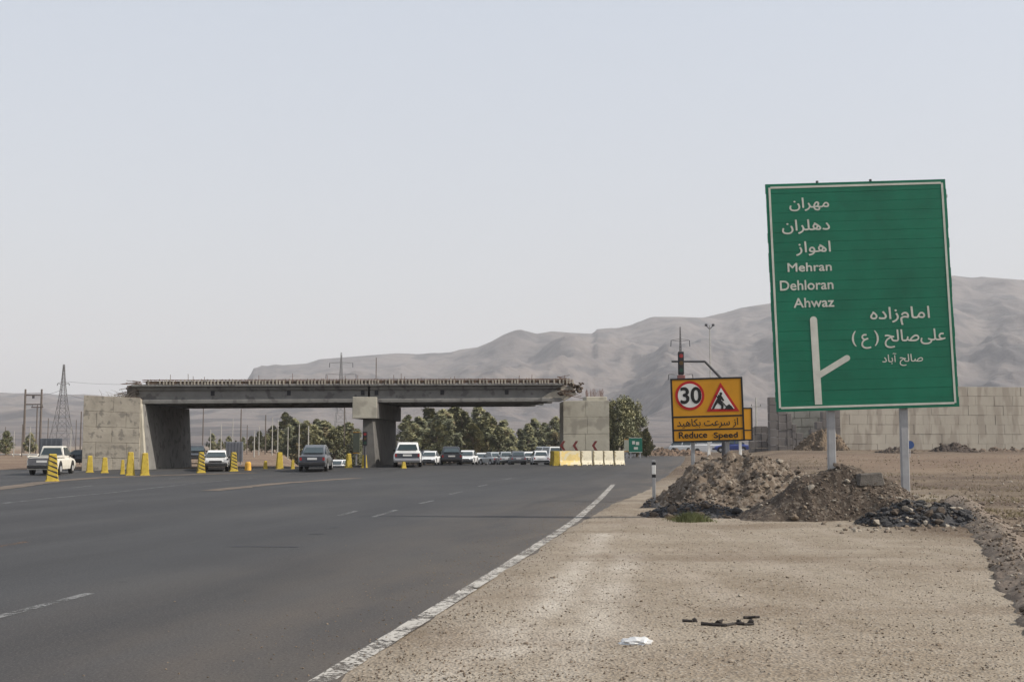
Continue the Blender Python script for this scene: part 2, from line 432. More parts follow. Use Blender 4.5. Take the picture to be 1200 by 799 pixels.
# ------------------------------------------------------------------ ground sheet
def axis(near, step, mid, step2, far, g=1.35):
    a = [0.0]
    while a[-1] < near: a.append(a[-1]+step)
    while a[-1] < mid: a.append(a[-1]+step2)
    s = step2
    while a[-1] < far: s *= g; a.append(a[-1]+s)
    return a
xs = axis(16, 0.2, 70, 1.1, 7000); xs = [-x for x in axis(6, 0.5, 70, 2.0, 7000)][::-1][:-1] + xs
ys = axis(36, 0.22, 190, 1.6, 7000); ys = [-7000, -2500, -900, -300, -100, -40, -15, -6, -2] + ys
gv, gf, zone = [], [], []
TRK = [[G(535, 799), G(590, 757), G(640, 718), G(676, 672), G(705, 628)], [G(655, 799), G(690, 745), G(715, 695), G(735, 650)], [G(560, 775), G(625, 760), G(655, 742)]]
def track(x, y):
    if y > 26 or y < 5: return 0.0
    p = Vector((x, y)); best = 9
    for tr in TRK:
        for a_, b_ in zip(tr, tr[1:]):
            q, t_ = geometry.intersect_point_line(p, a_.xy, b_.xy); t_ = min(1, max(0, t_)); best = min(best, (p-a_.xy.lerp(b_.xy, t_)).length)
    return math.exp(-(best/.20)**2)*(.75+.6*nz(x, y, 1.3, 5))
for y in ys:
    for x in xs:
        gv.append((x, y, hground(x, y)))
        e = xe(y)
        soilz = max(sstep(7.6, 9.6, x+0.10*(y-12)+1.2*nz(x, y, .25, 4))*sstep(12, 18, y), sstep(29, 36, y+1.5*nz(x, y, .3, 2))*sstep(e+2.5, e+5, x))
        pale = sstep(33, 36, y)*(1-sstep(48, 60, y))*(1-sstep(12, 15, x))*0.8       # pale strip behind the heaps
        redz = sstep(60, 75, y)*(1-sstep(5, 8, x)) if x < e else 0.0
        redz = max(redz, sstep(55, 62, y)*(1-sstep(82, 95, y))*0.7*sstep(16, 20, x))
        pl = sstep(150, 330, max(abs(x), abs(y)))
        zone.append((soilz*(1-pale), redz*(1-pl), pl, max(0, min(1, track(x, y)))))
nx = len(xs)
for j in range(len(ys)-1):
    for i in range(nx-1): gf.append((j*nx+i, j*nx+i+1, (j+1)*nx+i+1, (j+1)*nx+i))
me = bpy.data.meshes.new('ground'); me.from_pydata(gv, [], gf)
ca = me.color_attributes.new('zone', 'FLOAT_COLOR', 'POINT'); ca.data.foreach_set('color', [c for z in zone for c in z])
me.materials.append(ground_material()); me.polygons.foreach_set('use_smooth', [True]*len(gf))
struct('ground', me)

# ------------------------------------------------------------------ road
def xl(Y):
    if Y < 68.5: return -95.0
    if Y < 76: return lerp(-26, -13, (Y-68.5)/7.5)
    return interp([(76, -13), (140, -14), (170, -6), (171, xr(171)-7), (600, xr(600)-7)], Y)
rv, rf, ruv = [], [], []
rys = [-25+0.5*i for i in range(50)] + [0.4*i for i in range(88)]
y = rys[-1]
while y < 600: y += 0.7 if y < 150 else 6; rys.append(y)
NX = 60
for y in rys:
    e = xe(y)+0.06+0.12*nz(1.3, y, 0.9)+0.07*nz(4, y, 3.5); l = xl(y)
    for i in range(NX+1):
        t = i/NX; t = t**1.8
        x = e+(l-e)*t
        z = hbase(x, y)
        if i == 0: z -= 0.015
        rv.append((x, y, z)); ruv.append((e-x, y))
for j in range(len(rys)-1):
    for i in range(NX): a = j*(NX+1)+i; rf.append((a+NX+1, a+NX+2, a+1, a))
me = bpy.data.meshes.new('road'); me.from_pydata(rv, [], rf)
ul = me.uv_layers.new(name='road')
for lp in me.loops: ul.data[lp.index].uv = ruv[lp.vertex_index]
me.materials.append(asphalt_material()); struct('road', me)

def paint_material(name, col, wear):
    m = mat(name, col, 0.75, 0.08, 3)
    t = m.node_tree; N, L = t.nodes, t.links; b = N['Principled BSDF']
    tc = N.new('ShaderNodeTexCoord'); n = N.new('ShaderNodeTexNoise'); n.inputs['Scale'].default_value = 16; n.inputs['Detail'].default_value = 8
    n.inputs['Roughness'].default_value = 0.75
    L.new(tc.outputs['Object'], n.inputs['Vector'])
    r = N.new('ShaderNodeValToRGB'); r.color_ramp.elements[0].position = wear-0.04; r.color_ramp.elements[1].position = wear+0.05
    n3 = N.new('ShaderNodeTexNoise'); n3.inputs['Scale'].default_value = 2.2; n3.inputs['Detail'].default_value = 3; L.new(tc.outputs['Object'], n3.inputs['Vector'])
    mm = N.new('ShaderNodeMath'); mm.operation = 'MULTIPLY_ADD'; L.new(n3.outputs['Fac'], mm.inputs[0]); mm.inputs[1].default_value = 0.45; L.new(n.outputs['Fac'], mm.inputs[2])
    m2 = N.new('ShaderNodeMath'); m2.operation = 'SUBTRACT'; L.new(mm.outputs[0], m2.inputs[0]); m2.inputs[1].default_value = 0.22
    L.new(m2.outputs[0], r.inputs[0]); L.new(r.outputs[0], b.inputs['Alpha'])
    return m
paint_edge = paint_material('worn_white_line', (0.38, 0.36, 0.325), 0.48)
paint_lane = paint_material('worn_lane_paint', (0.175, 0.175, 0.172), 0.5)
paint_orange = paint_material('faded_orange_paint', (0.16, 0.09, 0.05), 0.52)
dark_dash_m = mat('dark_dash', (0.022, 0.022, 0.026), 0.6, 0.2)
def strip(name, pts, w, m, dz=0.004, wob=0.01, seg=0.3):
    """painted ribbon following road level through world points"""
    c = []
    for (a, b) in zip(pts, pts[1:]):
        a, b = Vector(a).to_2d(), Vector(b).to_2d(); n = max(1, int((b-a).length/seg))
        c += [a.lerp(b, i/n) for i in range(n)]
    c.append(Vector(pts[-1]).to_2d())
    mb = MB(); vs = []
    for i, p in enumerate(c):
        d = (c[min(i+1, len(c)-1)]-c[max(i-1, 0)]).normalized(); n = Vector((-d.y, d.x))
        ww = w/2*(1+wob*6*nz(p.x, p.y, 2.0))
        for k in (-1, 1):
            q = p+n*(k*ww+0.4*wob*nz(p.x, p.y, 3, k)); vs.append((q.x, q.y, hbase(q.x, q.y)+dz))
    mb.add(vs, [(2*i, 2*i+1, 2*i+3, 2*i+2) for i in range(len(c)-1)])
    return tag(mb.build(name, m), kind='structure')
strip('edge_line', [(xr(yy)-0.02, yy, 0) for yy in [-20]+[y_*1.0 for y_ in range(2, 50, 2)]], 0.175, paint_edge, wob=0.02)
for a, b in [((-40, 733), (105, 695.5)), ((398, 604), (418, 598.5)), ((438, 605.5), (464, 597.5)), ((492, 590), (510, 586)), ((527, 579), (541, 576)),
             ((85, 571.5), (108, 568.8)), ((0, 578.5), (38, 577)), ((128, 586.8), (146, 586.6)), ((195, 561), (215, 559)), ((560, 570), (572, 567.5)), ((590, 562), (600, 560))]:
    strip('lane_dash', [G(*a), G(*b)], 0.13, paint_lane, seg=0.5)
strip('lane_line', [G(0, 590), G(60, 583.5), G(132, 577), G(185, 571), G(250, 564), G(300, 560)], 0.14, paint_lane, seg=1)
strip('orange_line', [G(-30, 645), G(33, 634.5)], 0.13, paint_orange, seg=1)
for a, b in [((270, 640.4), (296, 640.4)), ((298, 640.4), (350, 640.8)), ((362, 625.8), (381, 625.6)), ((383, 617.8), (397, 617.8))]:
    strip('dark_dash', [G(*a), G(*b)], 0.10, dark_dash_m, seg=0.3)  # short dark strips laid on the asphalt
# low dirt separator between the carriageways on the left
dirtm = mat('separator_dirt', (0.12, 0.097, 0.077), 0.95, 0.3, 0.8, bump=0.5, bscale=12)
pts = [G(-60, 578), G(0, 572.5), G(65, 563.5), G(120, 559.5), G(200, 556.8), G(300, 554)]
strip('dirt_separator', pts, 0.95, dirtm, dz=0.012, wob=0.06, seg=0.5)
strip('dirt_streak', [G(245, 575), G(330, 566), G(420, 560)], 0.7, dirtm, dz=0.008, wob=0.08, seg=0.6)

# ------------------------------------------------------------------ hills and far plain
RIDGE = [(-900, 462), (-500, 458), (-200, 462), (0, 460), (20, 461), (45, 460), (70, 463), (99, 462), (113, 463), (150, 467), (230, 468), (276, 466), (284, 459), (288, 450), (291, 441), (294, 437), (296, 431), (301, 430), (306, 428), (312, 429), (322, 427), (330, 428), (359, 426),
         (374, 421), (400, 419), (437, 416), (464, 414), (485, 412), (505, 410), (527, 411), (559, 407), (576, 400), (590, 392), (603, 387), (610, 386), (618, 388),
         (629, 391), (647, 388), (672, 390), (695, 391), (700, 385), (715, 380), (740, 375), (765, 371), (795, 371), (825, 372), (850, 366), (870, 360), (905, 355), (960, 343), (1020, 330),
         (1080, 324), (1120, 322), (1150, 323), (1200, 327), (1300, 332), (1450, 318), (1700, 340), (2100, 380), (2600, 430)]
def hills():
    R0, R1, R2 = 420.0, 3000.0, 3600.0
    cols = [-900+3.2*i for i in range(int(3200/3.2))]
    rows = [R0*(1350/R0)**(i/40) for i in range(40)] + [1350*(R1/1350)**(i/210) for i in range(211)] + [R1+60*i for i in range(1, 9)]
    vs, fs = [], []
    for R in rows:
        for px in cols:
            X = (px-600)/F*R
            t = (R-R0)/(R1-R0)
            yr = interp(RIDGE, px)
            yfan = 489+4*nz(px, 0, 0.006)
            zf = (519-yfan)/F*1500*sstep(R0-150, 1500, R)*min(1, (R/1500)**1.2)+2*nz(X, R, 0.004)
            zf = min(zf, 60)
            zr = (519-yr)*R1/F+H
            tt = max(0.0, (R-1350-140*nz(px, 0, 0.013, 7))/(R1-1350))
            k = min(1.0, tt)
            prof = k**1.25
            g = 0
            if k > 0:
                w = Vector((X*0.0016+0.35*noise.noise(Vector((X, R, 0))*0.002), R*0.00085, 2.3))
                g = noise.ridged_multi_fractal(w, 0.85, 2.15, 6, 1.0, 2.0)*0.5-0.55
                g += 0.35*noise.fractal(Vector((X*.006, R*.0035, 8)), 0.8, 2.1, 4)
                w2 = Vector((X*0.0052, R*0.0026, 5.1)); g += 0.55*(noise.ridged_multi_fractal(w2, 0.9, 2.2, 4, 1.0, 2.0)*.5-.55)
            env = math.sin(math.pi*min(1, k**0.8))**0.7 if k < 1 else 0
            z = zf*(1-k)+zr*prof + 0.29*(zr*0.75+18)*g*env
            if R > R1: z = zr*(1-((R-R1)/(R2-R1))**1.0*0.8)+6*g
            # never let the body climb over the surveyed skyline
            cap = (519-yr-0.6)*R/F+H
            if R < R1: z = min(z, cap)
            if R > R1: z = min(z, cap)
            if R < 460: z -= 1.5
            vs.append((X, R, z))
    n = len(cols)
    for j in range(len(rows)-1):
        for i in range(n-1): fs.append((j*n+i, j*n+i+1, (j+1)*n+i+1, (j+1)*n+i))
    me = bpy.data.meshes.new('hills'); me.from_pydata(vs, [], fs)
    me.polygons.foreach_set('use_smooth', [True]*len(fs))
    m = mat('hill_soil', (0.085, 0.074, 0.072), 0.95, 0.1, 0.004, col2=(0.155, 0.132, 0.12), bump=0.0, speck=(0.06, 0.056, 0.058), sscale=0.012, sth=0.57, stretch=(1, .6, 2.0))
    b = m.node_tree.nodes['Principled BSDF']; N, L = m.node_tree.nodes, m.node_tree.links
    tc = N.new('ShaderNodeTexCoord'); n2 = N.new('ShaderNodeTexNoise'); n2.inputs['Scale'].default_value = 0.02; n2.inputs['Detail'].default_value = 7
    L.new(tc.outputs['Object'], n2.inputs['Vector']); bp = N.new('ShaderNodeBump'); bp.inputs['Strength'].default_value = 0.9; bp.inputs['Distance'].default_value = 14
    L.new(n2.outputs['Fac'], bp.inputs['Height']); L.new(bp.outputs[0], b.inputs['Normal'])
    me.materials.append(m); struct('hills', me)
hills()

# ------------------------------------------------------------------ overpass
A = P(148, 470, 70.0); B = P(690, 469, 74.0)
bu = Vector((B.x-A.x, B.y-A.y, 0)); BL = bu.length; bu.normalize(); bang = math.atan2(bu.y, bu.x)
br = thing('overpass', 'unfinished concrete overpass with rusty rebar along its deck and a broken right end', 'bridge', (A.x, A.y, 0), bang)
def bz(s): return 0.0105*s                       # the deck climbs slightly to the right
WID = 10.6
def girder(s0, s1, v0, v1, z0, z1):
    """I-girder between stations"""
    m = MB()
    prof = [(v0, 0), (v1, 0), (v1, .20), (v1-.14, .30), (v1-.14, z1-z0-.26), (v1, z1-z0-.18), (v1, z1-z0), (v0, z1-z0), (v0, z1-z0-.18), (v0+.14, z1-z0-.26), (v0+.14, .30), (v0, .20)]
    vs = [(s, v, z0+z+bz(s)) for s in (s0, s1) for v, z in prof]; n = len(prof)
    m.add(vs, [tuple(range(n-1, -1, -1)), tuple(range(n, 2*n))]+[(i, (i+1) % n, n+(i+1) % n, n+i) for i in range(n)])
    return m
PS = (P(432, 470, 71.9).x - A.x)/bu.x                        # station of the pier
Z0, Z1 = 3.93, 4.92
for (s0, s1) in ((0.55, PS-.06), (PS+.06, BL-1.7)):
    for k in range(4):
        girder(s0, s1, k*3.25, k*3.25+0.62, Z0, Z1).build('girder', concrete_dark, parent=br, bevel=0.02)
    for t in (0.14, 0.55, 0.97):
        s = lerp(s0, s1, t)
        for k in range(3): MB().box(s-.14, s+.14, k*3.25+.50, k*3.25+3.36, Z0+.15+bz(s), Z1-.1+bz(s)).build('diaphragm', pier_concrete_shaded, parent=br)
# raised black boxes on the girder face, colour standing for shade in pockets
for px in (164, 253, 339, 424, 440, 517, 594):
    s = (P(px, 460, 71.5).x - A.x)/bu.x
    MB().box(s-.11, s+.11, 0.085, 0.15, Z0+.46+bz(s), Z0+.74+bz(s)).build('pocket_shade_box', black_paint, parent=br)
# deck slab
m = MB()
m.hexa([(0.3, -.25, Z1+.003+bz(.3)), (BL-1.6, -.25, Z1+.003+bz(BL-1.6)), (BL-1.6, WID, Z1+.003+bz(BL-1.6)), (0.3, WID, Z1+.003+bz(.3)),
        (0.3, -.25, Z1+.13+bz(.3)), (BL-1.6, -.25, Z1+.13+bz(BL-1.6)), (BL-1.6, WID, Z1+.13+bz(BL-1.6)), (0.3, WID, Z1+.13+bz(.3))])
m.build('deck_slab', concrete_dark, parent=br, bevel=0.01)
# rebar stirrups and formwork stubs along both deck edges
rb, st = MB(), MB(); rnd = random.Random(3)
s = 1.2
while s < BL-1.0:
    for v in (-.2, 0.25, 5.2, WID-.1):
        h = rnd.uniform(.24, .34) if rnd.random() > .06 else rnd.uniform(.45, .7)
        z = Z1+.13+bz(s)
        rb.tube((s, v, z), (s+rnd.uniform(-.04, .04), v+rnd.uniform(-.03, .03), z+h), .018, n=4)
    if rnd.random() < .8:
        st.box(s+.02, s+.11, -.27, -.22, Z1+.10+bz(s), Z1+.13+rnd.uniform(.18, .30)+bz(s))
    s += rnd.uniform(.16, .24)
for v in (-.2, .25, WID-.1):
    for dz in (.30, .40): rb.tube((0.9, v, Z1+dz+bz(.9)), (BL-1.2, v, Z1+dz+bz(BL-1.2)), .018, n=4)
tag(rb.build('rebar', rust, parent=br), kind='stuff')
tag(st.build('edge_stub', concrete, parent=br), kind='stuff')
MB().hexa([(1.1, -.19, Z1+.14+bz(1)), (BL-1.5, -.19, Z1+.14+bz(BL)), (BL-1.5, -.12, Z1+.14+bz(BL)), (1.1, -.12, Z1+.14+bz(1)), (1.1, -.19, Z1+.33+bz(1)), (BL-1.5, -.19, Z1+.33+bz(BL)), (BL-1.5, -.12, Z1+.33+bz(BL)), (1.1, -.12, Z1+.33+bz(1))]).build('edge_formwork', mat('brown_formwork', (0.10, 0.075, 0.055), .9, .3, 3), parent=br)
# ragged ends: broken concrete with bars sticking out
def ragged(s0, s1, dirn, m1, seed, zz0, zz1, px):
    rnd = random.Random(seed); mb = MB()
    for i in range(46):
        t = rnd.random()**1.5
        s = s0+(s1-s0)*t
        rocks_into(mb, s, rnd.uniform(0.0, .7), lerp(zz0, zz1, rnd.uniform(.2+.25*t, 1-.12*t))+bz(s), rnd.uniform(.10, .26)*(1-.4*t), rnd)
    tag(mb.build('broken_concrete', m1, parent=br), kind='stuff')
    rr = MB()
    for i in range(40):
        v = rnd.uniform(-.1, .9); z = lerp(zz0+.3, zz1+.3, rnd.random())+bz(s0)
        a = Vector((s0, v, z)); b = a+Vector((dirn*rnd.uniform(.5, 1.7)*(1.1-.5*abs((z-zz0)/(zz1-zz0)-.5)), rnd.uniform(-.2, .2), rnd.uniform(-.35, .15)))
        rr.tube(a, b, .02, n=4)
    tag(rr.build('bent_rebar', rust, parent=br), kind='stuff')
ragged(BL-1.9, BL-.25, 1, stone_b, 5, Z0+.15, Z1+.3, 0)
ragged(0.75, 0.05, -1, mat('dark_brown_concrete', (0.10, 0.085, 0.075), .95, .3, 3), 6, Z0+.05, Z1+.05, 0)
MB().prism_xz([(BL-3.2, Z0+.05+bz(BL)), (BL-1.5, Z0+.05+bz(BL)), (BL-.75, Z0+.45+bz(BL)), (BL-1.0, Z1-.05+bz(BL)), (BL-1.75, Z1+bz(BL)), (BL-2.1, Z1-.35+bz(BL)), (BL-2.5, Z0+.5+bz(BL))], 0.03, .55).build('spalled_girder_end', concrete, parent=br, bevel=.03)
MB().box(0.02, .56, -.05, .95, Z0-.02, Z1+.08).build('end_block', mat('dark_brown_concrete', (0.10, 0.085, 0.075)), parent=br, bevel=.05)
for v in (3.5, 6.7, 10.0): MB().box(0.05, .56, v-.3, v+.4, Z0, Z1-.01).build('end_block', concrete_dark, parent=br, bevel=.05)
# pier: wall leg + cap beam, cap front coloured as sunlit, the rest as shaded
def bloc(px, py, Y):
    p = P(px, py, Y)-Vector((A.x, A.y, 0)); return p.x*bu.x+p.y*bu.y, -p.x*bu.y+p.y*bu.x, p.z
sA, vA, _ = bloc(413, 480, 71.0); sB, _, _ = bloc(442, 480, 71.0)
zc0 = P(420, 490, 71).z; zc1 = P(420, 465, 71).z
MB().box(sA, sB, vA, vA+.35, zc0, zc1).build('pier_cap_lit_face', concrete_light, parent=br, bevel=.02)
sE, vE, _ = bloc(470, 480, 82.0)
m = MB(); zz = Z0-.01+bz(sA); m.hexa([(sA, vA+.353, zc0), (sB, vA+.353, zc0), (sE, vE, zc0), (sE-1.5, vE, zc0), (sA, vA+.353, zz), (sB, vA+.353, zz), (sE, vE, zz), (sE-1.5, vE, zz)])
m.build('pier_cap', pier_concrete_shaded, parent=br, bevel=.02)
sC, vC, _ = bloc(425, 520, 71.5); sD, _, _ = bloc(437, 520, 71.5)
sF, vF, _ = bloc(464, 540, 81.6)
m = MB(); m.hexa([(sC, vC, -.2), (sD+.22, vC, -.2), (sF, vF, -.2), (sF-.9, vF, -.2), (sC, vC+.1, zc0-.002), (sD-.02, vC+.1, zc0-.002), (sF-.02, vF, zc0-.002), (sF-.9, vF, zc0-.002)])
m.build('pier_wall', pier_concrete_shaded, parent=br, bevel=.02)
# abutment left: dark inner wall, battered front edge coloured lighter as a sunlit sliver
s1_, v1_, _ = bloc(163, 470, 69.2); s2_, _, _ = bloc(171, 552, 69.2)
sf, vf, _ = bloc(225, 550, 80.2)
m = MB(); zt = Z0-.012
m.hexa([(s1_-.4, v1_+.503, -.3), (s2_+.02, v1_+.503, -.3), (sf, vf, -.3), (s1_-.4, WID+.2, -.3), (s1_-.4, v1_+.503, zt), (s1_+.13, v1_+.503, zt), (sf-.25, vf, zt), (s1_-.4, WID+.2, zt)])
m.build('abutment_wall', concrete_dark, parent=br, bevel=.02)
m = MB(); m.hexa([(s1_-.02, v1_, -.3), (s2_, v1_, -.3), (s2_+.02, v1_+.5, -.3), (s1_-.02, v1_+.5, -.3), (s1_-.02, v1_, zt), (s1_+.12, v1_, zt), (s1_+.13, v1_+.5, zt), (s1_-.02, v1_+.5, zt)])
m.build('abutment_lit_edge', concrete_light, parent=br, bevel=.02)

def panel_wall(name, label, a, b, z0f, z1a, z1b, rows, cols, m, depth, off=0.03, seed=1, cat='wall', stagger=True, joint=0.02):
    """wall whose face is laid up from separate blocks with recessed joints; a,b world xy of the face ends"""
    a, b = Vector(a), Vector(b); d = (b-a); Lw = d.length; ang = math.atan2(d.y, d.x)
    t = thing(name, label, cat, (a.x, a.y, 0), ang)
    rnd = random.Random(seed)
    core = MB(); core.hexa([(0.03, .08, z0f), (Lw-.03, .08, z0f), (Lw-.03, depth, z0f), (.03, depth, z0f), (.03, .08, z1a-.04), (Lw-.03, .08, z1b-.04), (Lw-.03, depth, z1b-.04), (.03, depth, z1a-.04)])
    core.build('core', m, parent=t)
    for r in range(rows):
        xsx = [0.0]; cw = Lw/cols
        x = cw*(0.5 if (r % 2 and stagger) else 1.0)
        while x < Lw-.3*cw: xsx.append(x+rnd.uniform(-.05, .05)*cw); x += cw
        xsx.append(Lw)
        for x0, x1 in zip(xsx, xsx[1:]):
            h0, h1 = lerp(z1a, z1b, x0/Lw)-z0f, lerp(z1a, z1b, x1/Lw)-z0f
            za0, za1 = z0f+h0*r/rows, z0f+h0*(r+1)/rows; zb0, zb1 = z0f+h1*r/rows, z0f+h1*(r+1)/rows
            p = rnd.uniform(0, off); j = joint/2
            mb = MB(); mb.hexa([(x0+j, -p, za0+j), (x1-j, -p, zb0+j), (x1-j, .12, zb0+j), (x0+j, .12, za0+j), (x0+j, -p, za1-j), (x1-j, -p, zb1-j), (x1-j, .12, zb1-j), (x0+j, .12, za1-j)])
            mb.build('block', m, parent=t, bevel=.012)
    return t
# left abutment's front wall (faces slightly towards the sun)
wa = P(96.5, 520, 68.35); wb = P(164.5, 520, 69.0)
panel_wall('abutment_front', 'sunlit tan concrete wall with horizontal joints at the left end of the overpass', (wa.x, wa.y), (wb.x-.04, wb.y), -.1, P(97, 462.5, 67.8).z, P(163, 466, 68.6).z, 5, 2, concrete, 7.5, off=.012, seed=2, joint=.012)
wa = P(660, 500, 76.3); wb = P(714, 500, 76.5)
t_ = panel_wall('right_abutment', 'pale concrete abutment block standing behind the cream barriers', (wa.x, wa.y), (wb.x, wb.y), 0.1, P(660, 469, 75.5).z, P(714, 469, 76.8).z, 4, 2, concrete_light, 2.4, off=.01, seed=4, stagger=False, joint=.012)
m = MB(); rnd = random.Random(8)
m2 = MB(); m2.box(1.55, 2.9, .5, 2.2, P(700, 469, 76).z-.05, P(700, 464, 76).z); m2.build('parapet_stub', concrete_light, parent=t_, bevel=.03)
for i in range(60):
    x, yv = rnd.uniform(1.6, 2.85), rnd.uniform(.55, 2.1); z = P(700, 465, 76).z
    m.tube((x, yv, z), (x+rnd.uniform(-.05, .05), yv, z+rnd.uniform(.3, .6)), .012, n=4)
tag(m.build('rebar', mat('pinkish_rebar', (0.24, 0.17, 0.15), .9), parent=t_), kind='stuff')

# ------------------------------------------------------------------ retaining wall on the right
YW = 110.0
wall_mat = mat('weathered_block', (0.36, 0.33, 0.28), 0.92, 0.09, 0.35, bump=0.5, bscale=4, speck=(0.285, 0.255, 0.215), sscale=0.9, sth=0.55, stretch=(1.3, 1, .35))
a, b = P(984, 500, YW), P(1420, 500, YW+6)
zb = hbase(a.x, YW)-.3
panel_wall('retaining_wall', 'long pale block wall running behind the green sign to the right edge', (a.x, a.y), (b.x, b.y), zb, P(990, 452, YW).z, P(1420, 455, YW+6).z, 7, 21, wall_mat, 1.2, off=.025, seed=11, joint=.014)
# pale wall glimpsed through the gap
a2, b2 = P(915, 500, YW+9), P(985, 500, YW+5)
panel_wall('back_wall', 'pale block wall seen through the gap between the stepped grey walls', (a2.x, a2.y), (b2.x, b2.y), zb, P(915, 481, YW+9).z, P(985, 478, YW+5).z, 5, 4, concrete_light, .8, off=.05, seed=12, joint=.05)
def stepped(name, label, steps, Y, depth, seed):
    """unfinished blockwork: columns of blocks of different height; steps: (px0, px1, pytop)"""
    x0 = P(steps[0][0], 500, Y).x
    t = thing(name, label, 'wall', (x0, Y, hbase(x0, Y)-.2))
    zg = hbase(x0, Y)-.2; rnd = random.Random(seed); bh = .74
    for c, (p0, p1, pt) in enumerate(steps):
        xa, xb = P(p0, 500, Y).x-x0, P(p1, 500, Y).x-x0; top = P(p0, pt, Y).z-zg; n = max(1, round(top/bh))
        for k in range(n):
            off = rnd.uniform(0, .06)
            MB().box(xa+.015, xb-.015, -off, depth, k*top/n+.015, (k+1)*top/n-.015).build('block', grey_block, parent=t, bevel=.02)
    return t
stepped('stepped_wall', 'tall grey blockwork pier stepping down to the right, left of the gap', [(902, 912, 465), (912, 922, 468), (922, 928, 484), (928, 933, 497), (933, 941, 507)], YW-1.5, .9, 1)
stepped('stepped_wall', 'grey blockwork steps rising to the right behind the left post of the green sign', [(944, 950, 512), (950, 957, 503), (957, 964, 494), (964, 972, 482), (972, 985, 470)], YW-1.2, .9, 2)
stepped('low_wall', 'low dark grey wall between the yellow sign and the stepped blockwork', [(878, 885, 500), (885, 892, 499), (892, 899, 499), (899, 903, 500)], YW+2, .6, 3)

# ------------------------------------------------------------------ heaps
def heap(name, label, outline, Yc, Yd, m, rockmats, seed, n_small, n_big, cat='soil heap', zshift=0.0, chunk=1.0, rough=.05, chunkname='rock', skew=0, rsize=(.03, .09)):
    """outline: (px, py of skyline at depth Yc). Heap runs Yd metres to either side"""
    xs_ = [P(px, py, Yc).x for px, py in outline]; zs_ = [P(px, py, Yc).z for px, py in outline]
    prof = list(zip(xs_, zs_)); x0, x1 = xs_[0], xs_[-1]
    xc = (x0+x1)/2; zg = hbase(xc, Yc)
    t = thing(name, label, cat, (xc, Yc, zg))
    def hz(x, y):
        zz = interp(prof, x)-hground(x, Yc)
        q = abs(y-Yc)/(Yd*(0.75+.35*nz(x, 0, .8, seed)) if y < Yc else Yd)
        e = min(sstep(x0-.2, x0+.25, x), 1-sstep(x1-.25, x1+.2, x))
        k = max(0, 1-q**1.15)
        n_ = rough*(nz(x, y, 1.6, seed)+.7*nz(x, y, 4, seed)+.45*nz(x, y, 9, seed)+.3*abs(nz(x, y, 17, seed)))
        return hground(x, y) + zz*k*e + n_*min(1, k*3)*2*e - .03 - .05*(1-min(1, k*6))
    NXh, NYh = min(150, int((x1-x0)/.045)), min(110, int(2.3*Yd/.05))
    vs, fs = [], []
    for j in range(NYh+1):
        y = Yc-Yd*1.15+2.3*Yd*j/NYh
        for i in range(NXh+1):
            x = x0-.25+(x1-x0+.5)*i/NXh
            vs.append((x-xc, y-Yc, hz(x, y)-zg))
    for j in range(NYh):
        for i in range(NXh): a_ = j*(NXh+1)+i; fs.append((a_, a_+1, a_+NXh+2, a_+NXh+1))
    me = bpy.data.meshes.new('pile'); me.from_pydata(vs, [], fs); me.materials.append(m)
    me.polygons.foreach_set('use_smooth', [True]*len(fs))
    link('pile', me, t)
    rnd = random.Random(seed)
    mbs = MB()
    for i in range(n_small):
        x = rnd.uniform(x0, x1) if not skew else x0+(x1-x0)*rnd.betavariate(2.6, 1.5); y = Yc+rnd.gauss(-.25*Yd, .45)*Yd if rnd.random() < .8 else Yc+rnd.uniform(-1.2, 1.1)*Yd
        if abs(y-Yc) > 1.15*Yd: continue
        mbs.cur = rnd.choices(range(len(rockmats)), [4, 3, 1, 3, 1][:len(rockmats)])[0]
        r = rnd.uniform(*rsize)**1.0*(1.0 if rnd.random() < .75 else 1.5)*.8
        rocks_into(mbs, x-xc, y-Yc, hz(x, y)-zg+r*.2, r, rnd)
    if n_small: tag(mbs.build('loose_stones', *rockmats, parent=t), kind='stuff')
    base = {}
    for i in range(n_big):
        k = rnd.randrange(5); mi = rnd.randrange(len(rockmats))
        if (k, mi) not in base:
            mm = rock_mesh(seed*10+k, 1); mm.materials.append(rockmats[mi]); base[(k, mi)] = mm
        x = rnd.uniform(x0+.2, x1-.2) if not skew else x0+(x1-x0)*rnd.betavariate(3, 1.6); y = Yc+rnd.uniform(-.95, .1)*Yd
        r = rnd.uniform(.08, .15)*chunk
        link(chunkname, base[(k, mi)], t, (x-xc, y-Yc, hz(x, y)-zg+r*.15), (rnd.uniform(-.5, .5), rnd.uniform(-.5, .5), rnd.uniform(0, 6)), (r*rnd.uniform(.8, 1.4), r, r*rnd.uniform(.6, 1.0)))
    return t, hz
heap('rubble_heap', 'long stony rubble heap around the posts of the yellow speed sign', [(768, 598), (778, 586), (790, 573), (803, 558), (815, 545), (830, 536), (860, 532), (890, 534), (915, 541), (935, 552), (950, 566), (966, 580)], 32.6, 3.6, rubble_pile, [stone_b, stone_a, stone_c], 21, 3200, 24, rsize=(.015, .055), rough=.11, chunk=.8)
tC, hzC = heap('soil_heap', 'large dark soil heap at the foot of the green sign posts', [(862, 606), (880, 598), (900, 585), (920, 571), (940, 557), (955, 553), (975, 547), (988, 541), (1002, 548), (1020, 553), (1036, 556), (1050, 565), (1062, 577), (1075, 590), (1090, 600)], 25.95, 1.45, soil_pile, [stone_b, stone_a, stone_c], 22, 1700, 14, rsize=(.012, .034), rough=.045, chunk=.7, skew=1)
heap('asphalt_heap', 'low heap of dark broken asphalt beside the white delineator post', [(748, 607), (768, 600), (785, 592), (800, 588), (825, 587), (845, 590), (862, 597), (885, 606)], 27.0, 1.05, tar_rubble, [tar_c, stone_b], 23, 900, 12, cat='rubble heap', rsize=(.02, .06))
